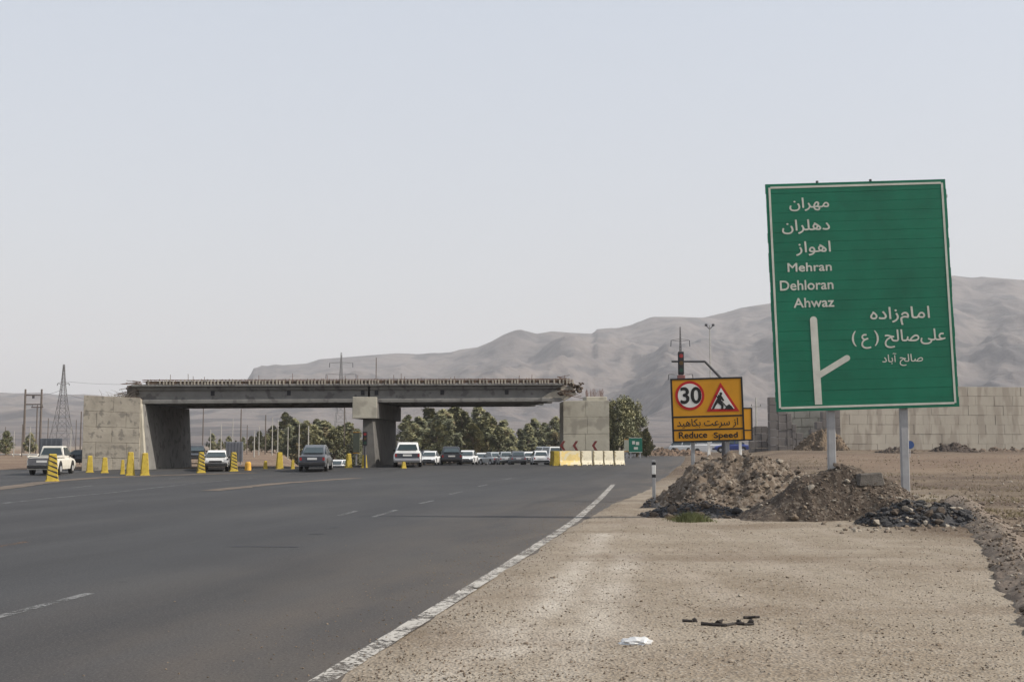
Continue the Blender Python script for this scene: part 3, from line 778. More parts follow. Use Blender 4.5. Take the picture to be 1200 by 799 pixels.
heap('asphalt_heap', 'blue grey heap of broken asphalt chunks in front of the right sign post', [(1005, 614), (1020, 603), (1035, 594), (1052, 588), (1075, 586), (1095, 585), (1112, 590), (1130, 600), (1150, 612)], 24.0, .95, tar_rubble, [tar_c, tar_c, tar_c, stone_b, stone_c], 24, 900, 70, cat='rubble heap', chunk=.85, chunkname='asphalt_chunk', rsize=(.02, .06))
heap('dirt_heap', 'tiny dark dirt clump on the gravel left of the delineator post', [(752, 588), (758, 583), (766, 580), (772, 584), (778, 589)], 30.5, .3, tar_rubble, [tar_c, stone_b], 25, 60, 0, cat='dirt heap', rsize=(.015, .04))
# concrete lump lying in the big heap
pc = P(1017, 556, 25.75)
t = thing('concrete_lump', 'flat topped grey concrete lump lodged in the top right of the big soil heap', 'concrete lump', pc-Vector((0, 0, .25)), rad(12))
MB().hexa([(-.33, -.2, 0), (.3, -.22, 0), (.34, .25, 0), (-.3, .25, 0), (-.27, -.17, .28), (.24, -.18, .31), (.27, .22, .28), (-.25, .2, .25)]).build('lump', mat('dusty_lump', (.10, .09, .08), .95, .25, 6, bump=.6), parent=t, bevel=.03)
# berm running down the right edge
def berm():
    path = [(9.9, 29), (9.3, 25.5), (9.2, 22.5), (9.0, 19.6), (8.4, 16.6), (7.65, 14.2), (7.3, 12.0), (7.2, 9)]
    path = [G(1120, 588), G(1140, 604), G(1160, 622), G(1182, 645), G(1205, 675), G(1240, 720), G(1300, 790)]
    t = thing('earth_berm', 'low stony earth ridge along the right edge of the gravel apron', 'earth ridge', path[2])
    mb = MB(); vs = []; N_ = 150; M_ = 22; o = path[2]
    def pt(u):
        u = u*(len(path)-1); i = min(int(u), len(path)-2); return path[i].lerp(path[i+1], u-i), (path[i+1]-path[i]).normalized()
    def surf(u, w):
        p, d = pt(u); n = Vector((-d.y, d.x, 0)); q = p+n*(w*(.46+.22*nz(u*9, 1)))
        h = .18*(1+.5*nz(u*14, 2))*max(0, 1-abs(w)**1.4)
        h += .05*nz(q.x, q.y, 3, 5)+.035*nz(q.x, q.y, 8, 5)+.025*abs(nz(q.x, q.y, 18, 5))
        return Vector((q.x, q.y, hground(q.x, q.y)+h-.03-.06*(abs(w) > .93)))
    for i in range(N_+1):
        for j in range(M_+1): vs.append(surf(i/N_, -1+2*j/M_)-o)
    mb.add(vs, [(i*(M_+1)+j, i*(M_+1)+j+1, (i+1)*(M_+1)+j+1, (i+1)*(M_+1)+j) for i in range(N_) for j in range(M_)])
    mb.build('ridge', mat('berm_soil', (0.145, 0.113, 0.088), .95, .3, 1.4, bump=.8, bscale=20, speck=(0.17, .14, .11), sscale=10, sth=.58), parent=t, smooth=True)
    rnd = random.Random(5); st = MB()
    for i in range(1500):
        p = surf(rnd.random(), max(-1.5, min(1.5, rnd.gauss(0, .55)))); st.cur = rnd.choices([0, 1, 2], [4, 3, 1])[0]
        r = rnd.uniform(.008, .032); rocks_into(st, *(p-o+Vector((0, 0, r*.2))), r, rnd)
    tag(st.build('loose_stones', stone_b, stone_a, stone_c, parent=t), kind='stuff')
    mm = rock_mesh(77, 1); mm.materials.append(stone_b); m3 = rock_mesh(78, 1); m3.materials.append(stone_a)
    for i in range(30):
        p = surf(rnd.random()*.9, rnd.uniform(-1, 1)); r = rnd.uniform(.04, .075)
        link('rock', rnd.choice([mm, m3]), t, p-o, (rnd.uniform(-.5, .5), 0, rnd.uniform(0, 6)), (r*1.3, r, r*.8))
berm()
# far heaps before the wall
heap('soil_heap', 'dark smooth soil heap on the field in front of the long pale wall', [(1086, 533), (1096, 527), (1108, 521), (1118, 519), (1130, 521), (1140, 528), (1148, 533)], 97, 2.2, mat('brown_soil', (0.06, .046, .038), .95, .3, 1), [stone_b], 31, 120, 0, rough=.1, rsize=(.05, .12))
heap('soil_heap', 'brown soil heap beside the right post of the green sign, far back', [(1026, 536), (1034, 530), (1044, 524), (1054, 524), (1062, 530), (1072, 536)], 92, 2.0, mat('brown_soil', (0.10, .075, .06)), [stone_b, stone_a], 32, 120, 0, rough=.1, rsize=(.05, .12))
heap('soil_heap', 'brown earth piled up in the gap of the stepped grey walls', [(932, 529), (940, 518), (950, 509), (962, 503), (974, 504), (985, 512), (992, 529)], 105.5, 2.6, mat('gap_soil', (0.12, .088, .06), .95, .3, .6), [stone_b, stone_a], 33, 200, 0, rough=.14, rsize=(.06, .14))
heap('soil_heap', 'long low brown bank at the foot of the pale wall, far right', [(1010, 536), (1040, 533), (1100, 533), (1150, 529), (1180, 527), (1230, 526), (1290, 534)], 100, 1.6, mat('bank_soil', (0.125, .093, .07), .95, .3, .6), [stone_b, stone_a, stone_c], 34, 500, 0, rough=.16, rsize=(.05, .13))
heap('soil_heap', 'low red brown bank on the verge right of the far green sign', [(752, 531), (762, 527), (775, 526), (790, 528), (806, 527), (826, 531)], 130, 2.5, mat('red_bank', (0.15, .105, .075), .95, .3, .5), [stone_b, stone_a], 35, 150, 0, rough=.15, rsize=(.06, .15))

# ------------------------------------------------------------------ loose stones on the ground
rnd = random.Random(12); mb = MB()
cnt = 0
while cnt < 17000:
    Y = 6.5+26*rnd.random()**1.7
    e = xe(Y); x = e+0.15+rnd.random()**1.2*(0.50*Y+1.5-e*0)
    if x > Y*.46+.6: continue
    dens = .5+.9*nz(x, Y, .8, 2)
    if rnd.random() > dens+.25: continue
    r = rnd.choice([.004, .005, .006, .008, .011]) * (1 if rnd.random() < .985 else 2.0)
    mb.cur = rnd.choices([0, 1, 2], [7, 1.6, 4])[0]
    rocks_into(mb, x, Y, hground(x, Y)+r*.25, r, rnd); cnt += 1
for i in range(1300):     # grit thrown on to the road edge
    Y = 6+30*rnd.random(); x = xe(Y)-abs(rnd.gauss(0, .8)); r = rnd.uniform(.004, .011); mb.cur = rnd.choice([0, 1])
    rocks_into(mb, x, Y, hbase(x, Y)+r*.3, r, rnd)
for i in range(1500):     # stones on the rough field
    Y = 22+60*rnd.random()**1.4; x = xr(Y)+5+rnd.random()*(Y*.46-xr(Y)-3); r = rnd.uniform(.02, .06)
    mb.cur = rnd.choice([0, 0, 1, 2]); rocks_into(mb, x, Y, hground(x, Y)+r*.2, r, rnd)
o = mb.build('loose_gravel', stone_a, mat('stone_brown', (.145, .115, .09), .95, .25, 3), stone_c); tag(o, 'loose gravel and small stones scattered over the shoulder', 'gravel', kind='stuff')

# ------------------------------------------------------------------ big green sign
YS = 26.0
def ar(*cp): return ''.join(chr(c) for c in reversed(cp))
def big_sign():
    WS, HS = 3.98, 5.02
    TL, TR, BL_ = Vector((902, 217)), Vector((1114, 209)), Vector((911, 483))
    Av, Bv = TR-TL, BL_-TL; det = Av.x*Bv.y-Av.y*Bv.x
    def S(px, py):
        p = Vector((px, py))-TL
        return ((p.x*Bv.y-p.y*Bv.x)/det*WS - WS/2, HS-(Av.x*p.y-Av.y*p.x)/det*HS)
    c = (P(911, 483, YS)+P(1123, 476, YS))/2
    zg = hground(c.x, YS)
    t = thing('direction_sign', 'big green road sign listing Mehran Dehloran Ahwaz with a forked white arrow', 'road sign', (c.x, YS, zg))
    roll = rad(1.7)
    R = Matrix.Rotation(-roll, 3, 'Y'); zb_ = c.z-zg
    def place(mb): mb.v = [tuple(R @ Vector(v) + Vector((0, 0, zb_))) for v in mb.v]; return mb
    n = 23; hh = HS/n; rnd = random.Random(2)
    for i in range(n):
        off = rnd.uniform(0, .003); dx = rnd.uniform(-.006, .006)
        place(MB().box(-WS/2+dx, WS/2+dx, -off, .035, i*hh+.0012, (i+1)*hh-.0012)).build('plank', sign_green, parent=t, bevel=.002)
    place(MB().box(-WS/2+.02, WS/2-.02, .02, .034, .01, HS-.01)).build('backing_sheet', mat('sign_green_back', (.004, .05, .03), .6), parent=t)
    bw, ins, yf = .045, .06, -.0055
    x0, x1, z0, z1 = -WS/2+ins, WS/2-ins, ins, HS-ins
    for q in ((x0+bw, x1-bw, z0, z0+bw), (x0+bw, x1-bw, z1-bw, z1), (x0, x0+bw, z0+bw*.5, z1-bw*.5), (x1-bw, x1, z0+bw*.5, z1-bw*.5)):
        place(MB().box(q[0], q[1], yf-.002, yf+.004, q[2], q[3])).build('border', sign_white, parent=t)
    # text lines (box in photo px)
    for s, (a, b, c_, d), bold in [
        (ar(0xFEE3, 0xFEEC, 0xFEAE, 0xFE8D, 0xFEE5), (930, 976, 232.5, 248), .014),
        (ar(0xFEA9, 0xFEEB, 0xFEE0, 0xFEAE, 0xFE8D, 0xFEE5), (921, 976.5, 258.5, 275), .014),
        (ar(0xFE8D, 0xFEEB, 0xFEEE, 0xFE8D, 0xFEAF), (937, 977, 284, 300.5), .014),
        ('Mehran', (926.8, 977.7, 309.3, 319.2), .022), ('Dehloran', (917.6, 979.3, 329.8, 341), .022), ('Ahwaz', (933.2, 979.8, 350.3, 361.2), .022),
        (ar(0xFE8D, 0xFEE3, 0xFE8E, 0xFEE1, 0xFEAF, 0xFE8D, 0xFEA9, 0xFEE9), (1022.4, 1091, 360, 381), .014),
        ('( '+chr(0xFEC9)+' ) '+ar(0xFECB, 0xFEE0, 0xFBFD, 0xFEBB, 0xFE8E, 0xFEDF, 0xFEA2), (1000.5, 1108.7, 386.5, 407.5), .014),
        (ar(0xFEBB, 0xFE8E, 0xFEDF, 0xFEA2, 0x20, 0xFE81, 0xFE91, 0xFE8E, 0xFEA9), (1035, 1082, 413.5, 428.5), .008)]:
        xa, za = S(a, d + (0.5)); xb, zt_ = S(b, c_)
        za = S((a+b)/2, d)[1]; zt_ = S((a+b)/2, c_)[1]
        place(text_mb(s, xa, xb, za, zt_, -.004, .004, bold)).build('lettering', sign_white, parent=t)
    def bar(p, q, w):
        a, b = Vector(S(*p)), Vector(S(*q)); d = (b-a).normalized(); n_ = Vector((-d.y, d.x))*w/2
        cap = [b+n_*math.cos(k*math.pi/6)+d*(w/2)*math.sin(k*math.pi/6) for k in range(7)]
        return [a-n_, *cap[::-1], a+n_]
    w = .155
    place(MB().prism_xz([tuple(v) for v in bar((960, 474), (955.8, 376), w)], -.009, .0)).build('arrow_stem', sign_white, parent=t)
    place(MB().prism_xz([tuple(v) for v in bar((959.6, 441), (994, 420), w*.85)], -.0105, .0)).build('arrow_branch', sign_white, parent=t)
    # posts, rails, bolts
    for px in (974.5, 1060):
        x = P(px, 520, YS+.12).x-c.x
        MB().box(x-.082, x+.082, .075, .20, -.3, zb_+HS*.97).build('post', post_grey, parent=t, bevel=.012)
    for k in range(5):
        z = zb_+.35+k*1.08; MB().box(-WS/2+.1, WS/2-.1, .037, .073, z, z+.07).build('back_rail', galv, parent=t)
    for u in (-.42, .17): place(MB().tube((u*2.0, .02, HS), (u*2.0, .02, HS+.045), .03, n=8)).build('bolt', dark_metal, parent=t)
big_sign()

# ------------------------------------------------------------------ yellow speed sign
def yellow_sign():
    Y = 33.6
    TL, TR, BL_ = Vector((787.5, 443.5)), Vector((872.5, 440)), Vector((788.5, 518.5))
    Av, Bv = TR-TL, BL_-TL; det = Av.x*Bv.y-Av.y*Bv.x
    c = (P(788.5, 518.5, Y)+P(873, 516.5, Y))/2
    WS = P(872.5, 480, Y).x-P(788, 480, Y).x; HS = P(787.5, 443.5, Y).z-P(788.5, 518.5, Y).z
    def S(px, py):
        p = Vector((px, py))-TL
        return ((p.x*Bv.y-p.y*Bv.x)/det*WS - WS/2, HS-(Av.x*p.y-Av.y*p.x)/det*HS)
    zg = hground(c.x, Y)
    t = thing('warning_sign', 'amber sign with a 30 limit, a men at work triangle and Reduce Speed', 'road sign', (c.x, Y, zg))
    R = Matrix.Rotation(-rad(1.6), 3, 'Y'); zb_ = c.z-zg
    def place(mb): mb.v = [tuple(R @ Vector(v) + Vector((0, 0, zb_))) for v in mb.v]; return mb
    place(MB().box(-WS/2, WS/2, 0, .03, 0, HS)).build('panel', sign_yellow, parent=t, bevel=.004)
    e = .045
    for q in ((-WS/2, WS/2, 0, e), (-WS/2, WS/2, HS-e, HS), (-WS/2, -WS/2+e, e, HS-e), (WS/2-e, WS/2, e, HS-e)):
        place(MB().box(q[0]-.002, q[1]+.002, -.008, .034, q[2], q[3])).build('frame', sign_black, parent=t)
    for py in (487, 502.3):
        z = S(830, py)[1]; place(MB().box(-WS/2+e, WS/2-e, -.005, .0, z-.022, z+.022)).build('divider', sign_black, parent=t)
    cx, cz = S(810, 463)
    r = 17.2/85*WS
    def disc(rr, n=40): return [(cx+rr*math.cos(2*math.pi*k/n), cz+rr*math.sin(2*math.pi*k/n)) for k in range(n)]
    place(MB().prism_xz(disc(r), -.006, 0)).build('red_ring', sign_red, parent=t)
    place(MB().prism_xz(disc(r*.82), -.010, -.0062)).build('white_disc', sign_face_white, parent=t)
    a, b = S(799, 473), S(823, 453)
    place(text_mb('30', a[0]+.01, b[0], S(811, 472)[1], S(811, 453.4)[1], -.012, .004, .035)).build('lettering', sign_black, parent=t)
    tri = [S(829.3, 481.5), S(868, 480.5), S(846.5, 447)]
    cc = Vector((sum(p[0] for p in tri)/3, sum(p[1] for p in tri)/3))
    place(MB().prism_xz(tri, -.006, 0)).build('red_triangle', sign_red, parent=t)
    place(MB().prism_xz([tuple(cc+(Vector(p)-cc)*.72) for p in tri], -.010, -.0062)).build('white_triangle', sign_face_white, parent=t)
    # worker with shovel and heap
    m = MB()
    def poly(pp, k): m.prism_xz([S(*q) for q in pp], -.013-k*.0006, -.0102)
    hx, hz_ = S(846.6, 460.2); rr = .042
    m.prism_xz([(hx+rr*math.cos(k*.785), hz_+rr*math.sin(k*.785)) for k in range(8)], -.013, -.0102)
    poly([(841.5, 468), (843.5, 461.5), (847.5, 461.8), (846.5, 469.5)], 1)                 # torso leaning
    poly([(842, 467.5), (846, 469), (849.5, 473.5), (849, 478.4), (846.6, 478.4), (846.6, 474.5), (842, 470.8)], 2)  # leg
    poly([(841.5, 466.8), (844.3, 469), (840.5, 474), (838.2, 478.4), (835.6, 478.4), (838, 473)], 3)
    poly([(846, 462.3), (848, 463.5), (850.5, 468.2), (849, 469), (845.6, 465.5)], 4)            # arm
    poly([(840, 462.6), (841, 461.8), (853.4, 475.2), (852.4, 476)], 5)                           # shovel
    poly([(850.4, 478.4), (853, 474.4), (856, 472.2), (859, 474.6), (861.6, 478.4)], 0)           # heap
    place(m).build('worker_pictogram', sign_black, parent=t)
    s1 = ar(0xFE8D, 0xFEAF, 0x20, 0xFEB3, 0xFEAE, 0xFECB, 0xFE96, 0x20, 0xFE91, 0xFB91, 0xFE8E, 0xFEEB, 0xFEF4, 0xFEAA)
    place(text_mb(s1, S(794, 495)[0], S(866, 495)[0], S(830, 500.6)[1], S(830, 489.6)[1], -.006, .004, .014)).build('lettering', sign_black, parent=t)
    place(text_mb('Reduce', S(796, 510)[0], S(829, 510)[0], S(812, 512.6)[1], S(812, 505.4)[1], -.006, .004, .03)).build('lettering', sign_black, parent=t)
    place(text_mb('Speed', S(837, 510)[0], S(865, 510)[0], S(850, 513.6)[1], S(850, 505.4)[1], -.006, .004, .03)).build('lettering', sign_black, parent=t)
    for px in (812, 852.5):
        x = P(px, 530, Y+.1).x-c.x
        MB().box(x-.05, x+.05, .05, .13, -.3, zb_+HS*.95).build('post', post_grey, parent=t, bevel=.01)
    for z in (.3, 1.3): MB().box(-WS/2+.1, WS/2-.1, .036, .048, zb_+z, zb_+z+.05).build('back_rail', galv, parent=t)
    return t
yellow_sign()
# second amber board peeping out behind
Y = 46.0; a, b = P(826, 516, Y), P(881.5, 477.5, Y); zg = hground(a.x, Y)
t = thing('warning_sign', 'second amber board with black frame, mostly hidden behind the 30 limit sign', 'road sign', ((a.x+b.x)/2, Y, zg))
w2 = (b.x-a.x)/2; z0, z1 = a.z-zg, b.z-zg
MB().box(-w2, w2, 0, .03, z0, z1).build('panel', sign_yellow, parent=t, bevel=.003)
for q in ((-w2, w2, z0, z0+.05), (-w2, w2, z1-.05, z1), (-w2, -w2+.05, z0+.05, z1-.05), (w2-.05, w2, z0+.05, z1-.05), (-w2+.05, w2-.05, lerp(z0, z1, .3), lerp(z0, z1, .3)+.04)):
    MB().box(q[0]-.002, q[1]+.002, -.008, .034, q[2], q[3]).build('frame', sign_black, parent=t)
for px in (831, 868): x = P(px, 520, Y).x-(a.x+b.x)/2; MB().box(x-.05, x+.05, .05, .13, -.2, z1-.1).build('post', white_paint, parent=t, bevel=.01)

# delineator post
g = G(766.5, 588, hground)
t = thing('delineator_post', 'slim pale roadside post with black bands around a white reflector', 'marker post', g)
sc_ = g.y/F
hpost = (588-540)*sc_
def ring(z0, z1, w, m, nm, y0=0.0):
    MB().box(-w/2, w/2, -.05-y0, .05+y0, z0, z1).build(nm, m, parent=t, bevel=.008)
ring(-.1, hpost*.30+.35, .085, post_grey, 'shaft')
ring(hpost*.30+.352, hpost*.58, .084, post_grey, 'shaft')
ring(hpost*.582, hpost*.66, .105, black_paint, 'black_band')
ring(hpost*.662, hpost*.885, .10, white_paint, 'white_reflector')
ring(hpost*.887, hpost*.955, .105, black_paint, 'black_band')
ring(hpost*.957, hpost*1.0, .085, post_grey, 'cap')

# ------------------------------------------------------------------ cream and yellow barriers
def at(px, Y): x = (px-600)/F*Y; return Vector((x, Y, hbase(x, Y)))
def barrier(px0, px1, py, label, m, dark_end=False, rz=None, Y=None):
    ya, yb = 73.6, 73.6; a, b = at(px0, ya+(px0-654)*.012), at(px1, yb+(px1-654)*.012); d = b-a
    t = thing('concrete_barrier', label, 'barrier', (a+b)/2, math.atan2(d.y, d.x), 'concrete barriers in front of the right abutment')
    L2 = d.length/2-.02; hgt = 17*a.y/F
    prof = [(-.28, 0), (.28, 0), (.28, .08), (.15, .32), (.10, hgt), (-.10, hgt), (-.15, .32), (-.28, .08)]
    MB().prism_yz(prof, -L2, L2).build('body', m, parent=t, bevel=.015)
    for s in (-.5, .5): MB().box(L2*s-.12, L2*s+.12, -.286, .286, .006, .07).build('foot_slot', concrete_dark, parent=t)
    return t
rb_ = rad(9)
barrier(654.5, 679, 544, 'yellow painted concrete barrier, leftmost of the row in front of the abutment', barrier_yellow)
barrier(680, 692.5, 543.6, 'cream barrier with yellowed top, second from the left in the row', barrier_white)
barrier(694.5, 705.5, 543.8, 'cream barrier just right of the gap in the row', barrier_white)
barrier(706.5, 717.5, 543.5, 'cream barrier, second from the right end of the row', barrier_white)
barrier(719, 730.5, 542.8, 'cream barrier at the right end of the row', barrier_white)
g = at(651, 73.6)
t = thing('concrete_barrier', 'dark yellow barrier end turned towards the road at the left of the row', 'barrier', g, rad(100), 'concrete barriers in front of the right abutment')
hgt = 17*g.y/F
MB().prism_yz([(-.2, 0), (.2, 0), (.2, .08), (.17, .32), (.15, hgt), (-.15, hgt), (-.17, .32), (-.2, .08)], -.25, .9).build('body', yellow_concrete, parent=t, bevel=.015)
MB().box(.2, .45, -.206, .206, .006, .07).build('foot_slot', concrete_dark, parent=t)
# chevron markers
for i, (px, lab) in enumerate([(659, 'red chevron marker above the yellow barrier, leftmost of three'), (674, 'red chevron marker in front of the left half of the abutment'), (696.5, 'dark red chevron marker near the right half of the abutment')]):
    Y = 75.0; c = P(px, 522, Y); g = hbase(c.x, Y); sc_ = Y/F
    t = thing('chevron_marker', lab, 'road sign', (c.x, Y, g), 0, 'chevron markers behind the barriers')
    h = c.z-g; w = 3.0*sc_; hh = 5.4*sc_; q = 2.4*sc_
    MB().prism_xz([(-w, h), (w-q, h+hh), (w+q*.3, h+hh), (-w+q*1.1+.03, h), (w+q*.3, h-hh), (w-q, h-hh)], -.03, 0).build('chevron', mat('dull_red', (.15, .03, .03), .6), parent=t)
    MB().box(-.03, .03, .022, .07, -.1, h+hh).build('post', galv, parent=t)

# ------------------------------------------------------------------ yellow bollards
stripe_m = black_paint
def bollard(px, py, ptop, wpx, label, stripes, rz=rad(22), round_=False):
    g = G(px, py); sc_ = g.y/F; h = (py-ptop)*sc_; w = wpx*sc_*.45/1.12
    t = thing('traffic_bollard', label, 'bollard', g, rz, 'yellow tapered bollards along the road divider')
    tp = .62
    n = 4
    def sec(k): s_ = lerp(1, tp, k); return s_*w
    m = MB(); s0 = w
    if round_:
        m.tube((0, 0, 0), (0, 0, h*.85), w, w*.9, n=14); m.tube((0, 0, h*.85), (0, 0, h), w*.9, w*.6, n=14)
        m.build('body', mat('orange_yellow', (0.62, .34, .05), .6), parent=t, smooth=False)
        return t
    m.hexa([(-w, -w, 0), (w, -w, 0), (w, w, 0), (-w, w, 0), (-w*tp, -w*tp, h), (w*tp, -w*tp, h), (w*tp, w*tp, h), (-w*tp, w*tp, h)])
    m.build('body', yellow_concrete, parent=t, bevel=w*.12)
    MB().box(-w*1.12, w*1.12, -w*1.12, w*1.12, -.02, .05).build('base', yellow_concrete, parent=t, bevel=.01)
    if stripes:
        for f in range(4 if stripes > 1 else 2):
            R = Matrix.Rotation(f*math.pi/2, 3, 'Z')
            for k in range(5):
                z = h*(.10+.17*k); vs = []
                for (u, zz) in ((-.92, z+.30*h*.5), (.92, z-.0), (.92, z+.07*h), (-.92, z+.37*h*.5)):
                    zz = min(zz, h*.97); ww = sec(zz/h); vs.append((u*ww, -ww, zz))
                front = [R @ Vector((x, y-.006, z_)) for x, y, z_ in vs]; back = [R @ Vector((x, y+.004, z_)) for x, y, z_ in vs]
                MB().add(front+back, [(0, 1, 2, 3), (7, 6, 5, 4), (0, 4, 5, 1), (1, 5, 6, 2), (2, 6, 7, 3), (3, 7, 4, 0)]).build('stripe', stripe_m, parent=t)
    return t
for args in [
    (61, 564, 532, 17, 'tall yellow bollard with black diagonal stripes in front of the pickup', 2),
    (105, 553.5, 534, 9.5, 'yellow bollard nearest the left edge of the tan abutment wall', 0),
    (122.5, 554, 536, 9.5, 'small yellow bollard standing alone before the middle of the tan wall', 0),
    (143.5, 555.5, 539, 6, 'short yellow bollard tucked behind the left of the close pair', 0),
    (152.5, 557, 530, 12, 'left yellow bollard of the close pair by the tan wall', 0),
    (169.5, 557, 531, 12, 'right yellow bollard of the close pair, below the sunlit wall edge', 0),
    (235.5, 554, 530, 11, 'striped yellow bollard just left of the white sedan', 2),
    (273.5, 552, 530, 11, 'striped yellow bollard just right of the white sedan', 2),
    (327.5, 550, 530, 10, 'yellow bollard midway between the white sedan and the grey sedan', 0),
    (343, 550, 539, 5, 'thin short yellow bollard just left of the grey sedan', 0),
    (408.5, 548, 531.5, 9, 'yellow bollard between the tiny white car and the pier', 0),
    (427, 548, 533, 7.5, 'yellow bollard touching the left foot of the pier', 0),
    (311, 550, 540, 6, 'small yellow bollard right of the squat orange drum', 0),
    (473, 548.5, 541, 6.5, 'short yellow bollard below the bumper of the big white sedan', 0)]:
    bollard(*args)
bollard(290.5, 551, 541, 9.5, 'squat orange yellow drum right of the white sedan', 0, round_=True)

# ------------------------------------------------------------------ vehicles
def car(name, label, cat, g, rz, paint, Lc=4.1, Wc=1.62, Hc=1.43, style='sedan', rear=None, group=None):
    t = thing(name, label, cat, g, rz, group)
    w = Wc/2; zb_, belt = .27, .86*Hc/1.43; zt = Hc
    if style == 'sedan': st = [(-Lc/2, .60), (-Lc/2+.08, .86), (-Lc*.22, belt+.06), (Lc*.20, belt), (Lc/2-.25, belt-.16), (Lc/2, .55)]; cab = (-Lc*.37, -Lc*.20, Lc*.05, Lc*.23)
    elif style == 'hatch': st = [(-Lc/2, .70), (-Lc/2+.05, belt), (-Lc*.2, belt), (Lc*.22, belt), (Lc/2-.25, belt-.14), (Lc/2, .55)]; cab = (-Lc*.485, -Lc*.36, Lc*.06, Lc*.24)
    elif style == 'pickup': st = [(-Lc/2, belt), (-Lc/2+.02, belt+.02), (-Lc*.05, belt+.02), (Lc*.25, belt+.02), (Lc/2-.15, belt-.10), (Lc/2, .6)]; cab = (-Lc*.04, -Lc*.01, Lc*.18, Lc*.30)
    else: st = [(-Lc/2, belt), (-Lc/2+.02, belt), (0, belt), (Lc*.42, belt), (Lc/2-.1, belt-.1), (Lc/2, .6)]; cab = (-Lc*.495, -Lc*.47, Lc*.33, Lc*.44)
    m = MB(); secs = []
    for i, (y, z) in enumerate(st):
        e = .90 if i in (0, len(st)-1) else 1.0; ww = w*e; zz0 = zb_+(.06 if i in (0, len(st)-1) else 0)
        secs.append([(-ww*.96, y, zz0), (-ww, y, zz0+.18), (-ww, y, z-.16), (-ww*.9, y, z-.02), (-ww*.5, y, z+.015), (ww*.5, y, z+.015), (ww*.9, y, z-.02), (ww, y, z-.16), (ww, y, zz0+.18), (ww*.96, y, zz0)])
    n = 10; vs = [p for s in secs for p in s]; fs = []
    for j in range(len(secs)-1):
        for i in range(n): fs.append((j*n+i, j*n+(i+1) % n, (j+1)*n+(i+1) % n, (j+1)*n+i))
    fs += [tuple(range(n)), tuple(range(len(vs)-1, len(vs)-n-1, -1))]
    m.add(vs, fs); m.build('body', paint, parent=t, bevel=.02)
    a, b, c, d = cab; wb_, wt = w*.92, w*.72; zl = belt-.02
    cabm = MB(); base = [(-wb_, a), (wb_, a), (wb_, d), (-wb_, d)]; top = [(-wt, b), (wt, b), (wt, c), (-wt, c)]
    cabm.hexa([(x, y, zl) for x, y in base]+[(x, y, zt) for x, y in top]); cabm.build('cabin', paint, parent=t, bevel=.045)
    def pane(nm, q, inset=.10, mt=glass_dark):
        q = [Vector(p) for p in q]; cc = sum(q, Vector())/4; n_ = (q[1]-q[0]).cross(q[3]-q[0]).normalized()
        if n_.dot(cc-Vector((0, (b+c)/2, 1.0))) < 0: n_ = -n_
        k = [cc+(p-cc)*(1-inset) for p in q]
        MB().add([p+n_*.014 for p in k]+[p-n_*.01 for p in k], [(0, 1, 2, 3), (7, 6, 5, 4), (0, 4, 5, 1), (1, 5, 6, 2), (2, 6, 7, 3), (3, 7, 4, 0)]).build(nm, mt, parent=t)
    Bq = [Vector((x, y, zl+.10)) for x, y in base]; Tq = [Vector((x, y, zt-.05)) for x, y in top]
    pane('rear_window', [Bq[0], Bq[1], Tq[1], Tq[0]], .20)
    pane('windscreen', [Bq[2], Bq[3], Tq[3], Tq[2]], .12)
    for (i, j) in ((1, 2), (3, 0)):
        mB, mT = (Bq[i]+Bq[j])/2, (Tq[i]+Tq[j])/2
        pane('side_window', [Bq[i], mB, mT, Tq[i]], .10); pane('side_window', [mB, Bq[j], Tq[j], mT], .10)
    for s in (-1, 1):
        for y in (-Lc*.30, Lc*.31):
            wm = MB(); wm.tube((s*(w-.16), y, .29), (s*(w+.015), y, .29), .29, n=16); wh = wm.build('wheel', rubber, parent=t)
            MB().tube((s*(w+.016), y, .29), (s*(w+.028), y, .29), .16, n=12).build('rim', galv, parent=wh)
            MB().tube((s*(w-.1), y, .36), (s*(w+.006), y, .36), .36, n=16).build('wheel_arch', car_trim, parent=t)
        MB().box(s*w*.9-.12*(s > 0)-.0, s*w*.9+.12*(s < 0), -Lc/2-.012, -Lc/2+.02, .60, .76).build('tail_light', lamp_red, parent=t)
        MB().box(s*w*.82-.14, s*w*.82+.1*(s < 0)+.02, Lc/2-.06, Lc/2+.012, .50, .62).build('headlight', lamp_clear, parent=t)
        MB().box(s*(w+.02)-.07, s*(w+.02)+.07, c-.02, c+.10, belt+.02, belt+.14).build('mirror', car_trim, parent=t, bevel=.02)
    MB().box(-w*.97, w*.97, -Lc/2-.07, -Lc/2+.08, .33, .50).build('bumper', rear or car_trim, parent=t, bevel=.03)
    MB().box(-w*.97, w*.97, Lc/2-.08, Lc/2+.07, .30, .46).build('bumper', car_trim, parent=t, bevel=.03)
    MB().box(-w*.5, w*.5, Lc/2-.05, Lc/2+.02, .50, .60).build('grille', car_trim, parent=t)
    MB().box(-.26, .26, -Lc/2-.03, -Lc/2+.01, .63, .74).build('number_plate', sign_face_white, parent=t)
    if style == 'sedan': MB().box(-w*.88, w*.88, -Lc/2-.010, -Lc/2+.02, .505, .80).build('rear_panel', mat('tail_trim_grey', (.06, .065, .08), .4), parent=t)
    if style == 'pickup':
        MB().box(-w+.08, w-.08, -Lc/2+.10, -Lc*.06, belt+.02, belt+.05).build('bed_floor', car_trim, parent=t)
        for s in (-1, 1): MB().box(s*w-.03-.02*s, s*w+.03-.02*s, -Lc/2+.02, -Lc*.06, belt, belt+.10).build('bed_rail', paint, parent=t)
        MB().box(-w*.92, w*.92, -Lc/2-.02, -Lc/2+.02, .52, belt-.02).build('tailgate', mat('grey_tailgate', (.14, .14, .15), .6), parent=t)
    return t
p_white = mat('car_white', (0.70, 0.70, 0.69), .3, .04, coat=.5)
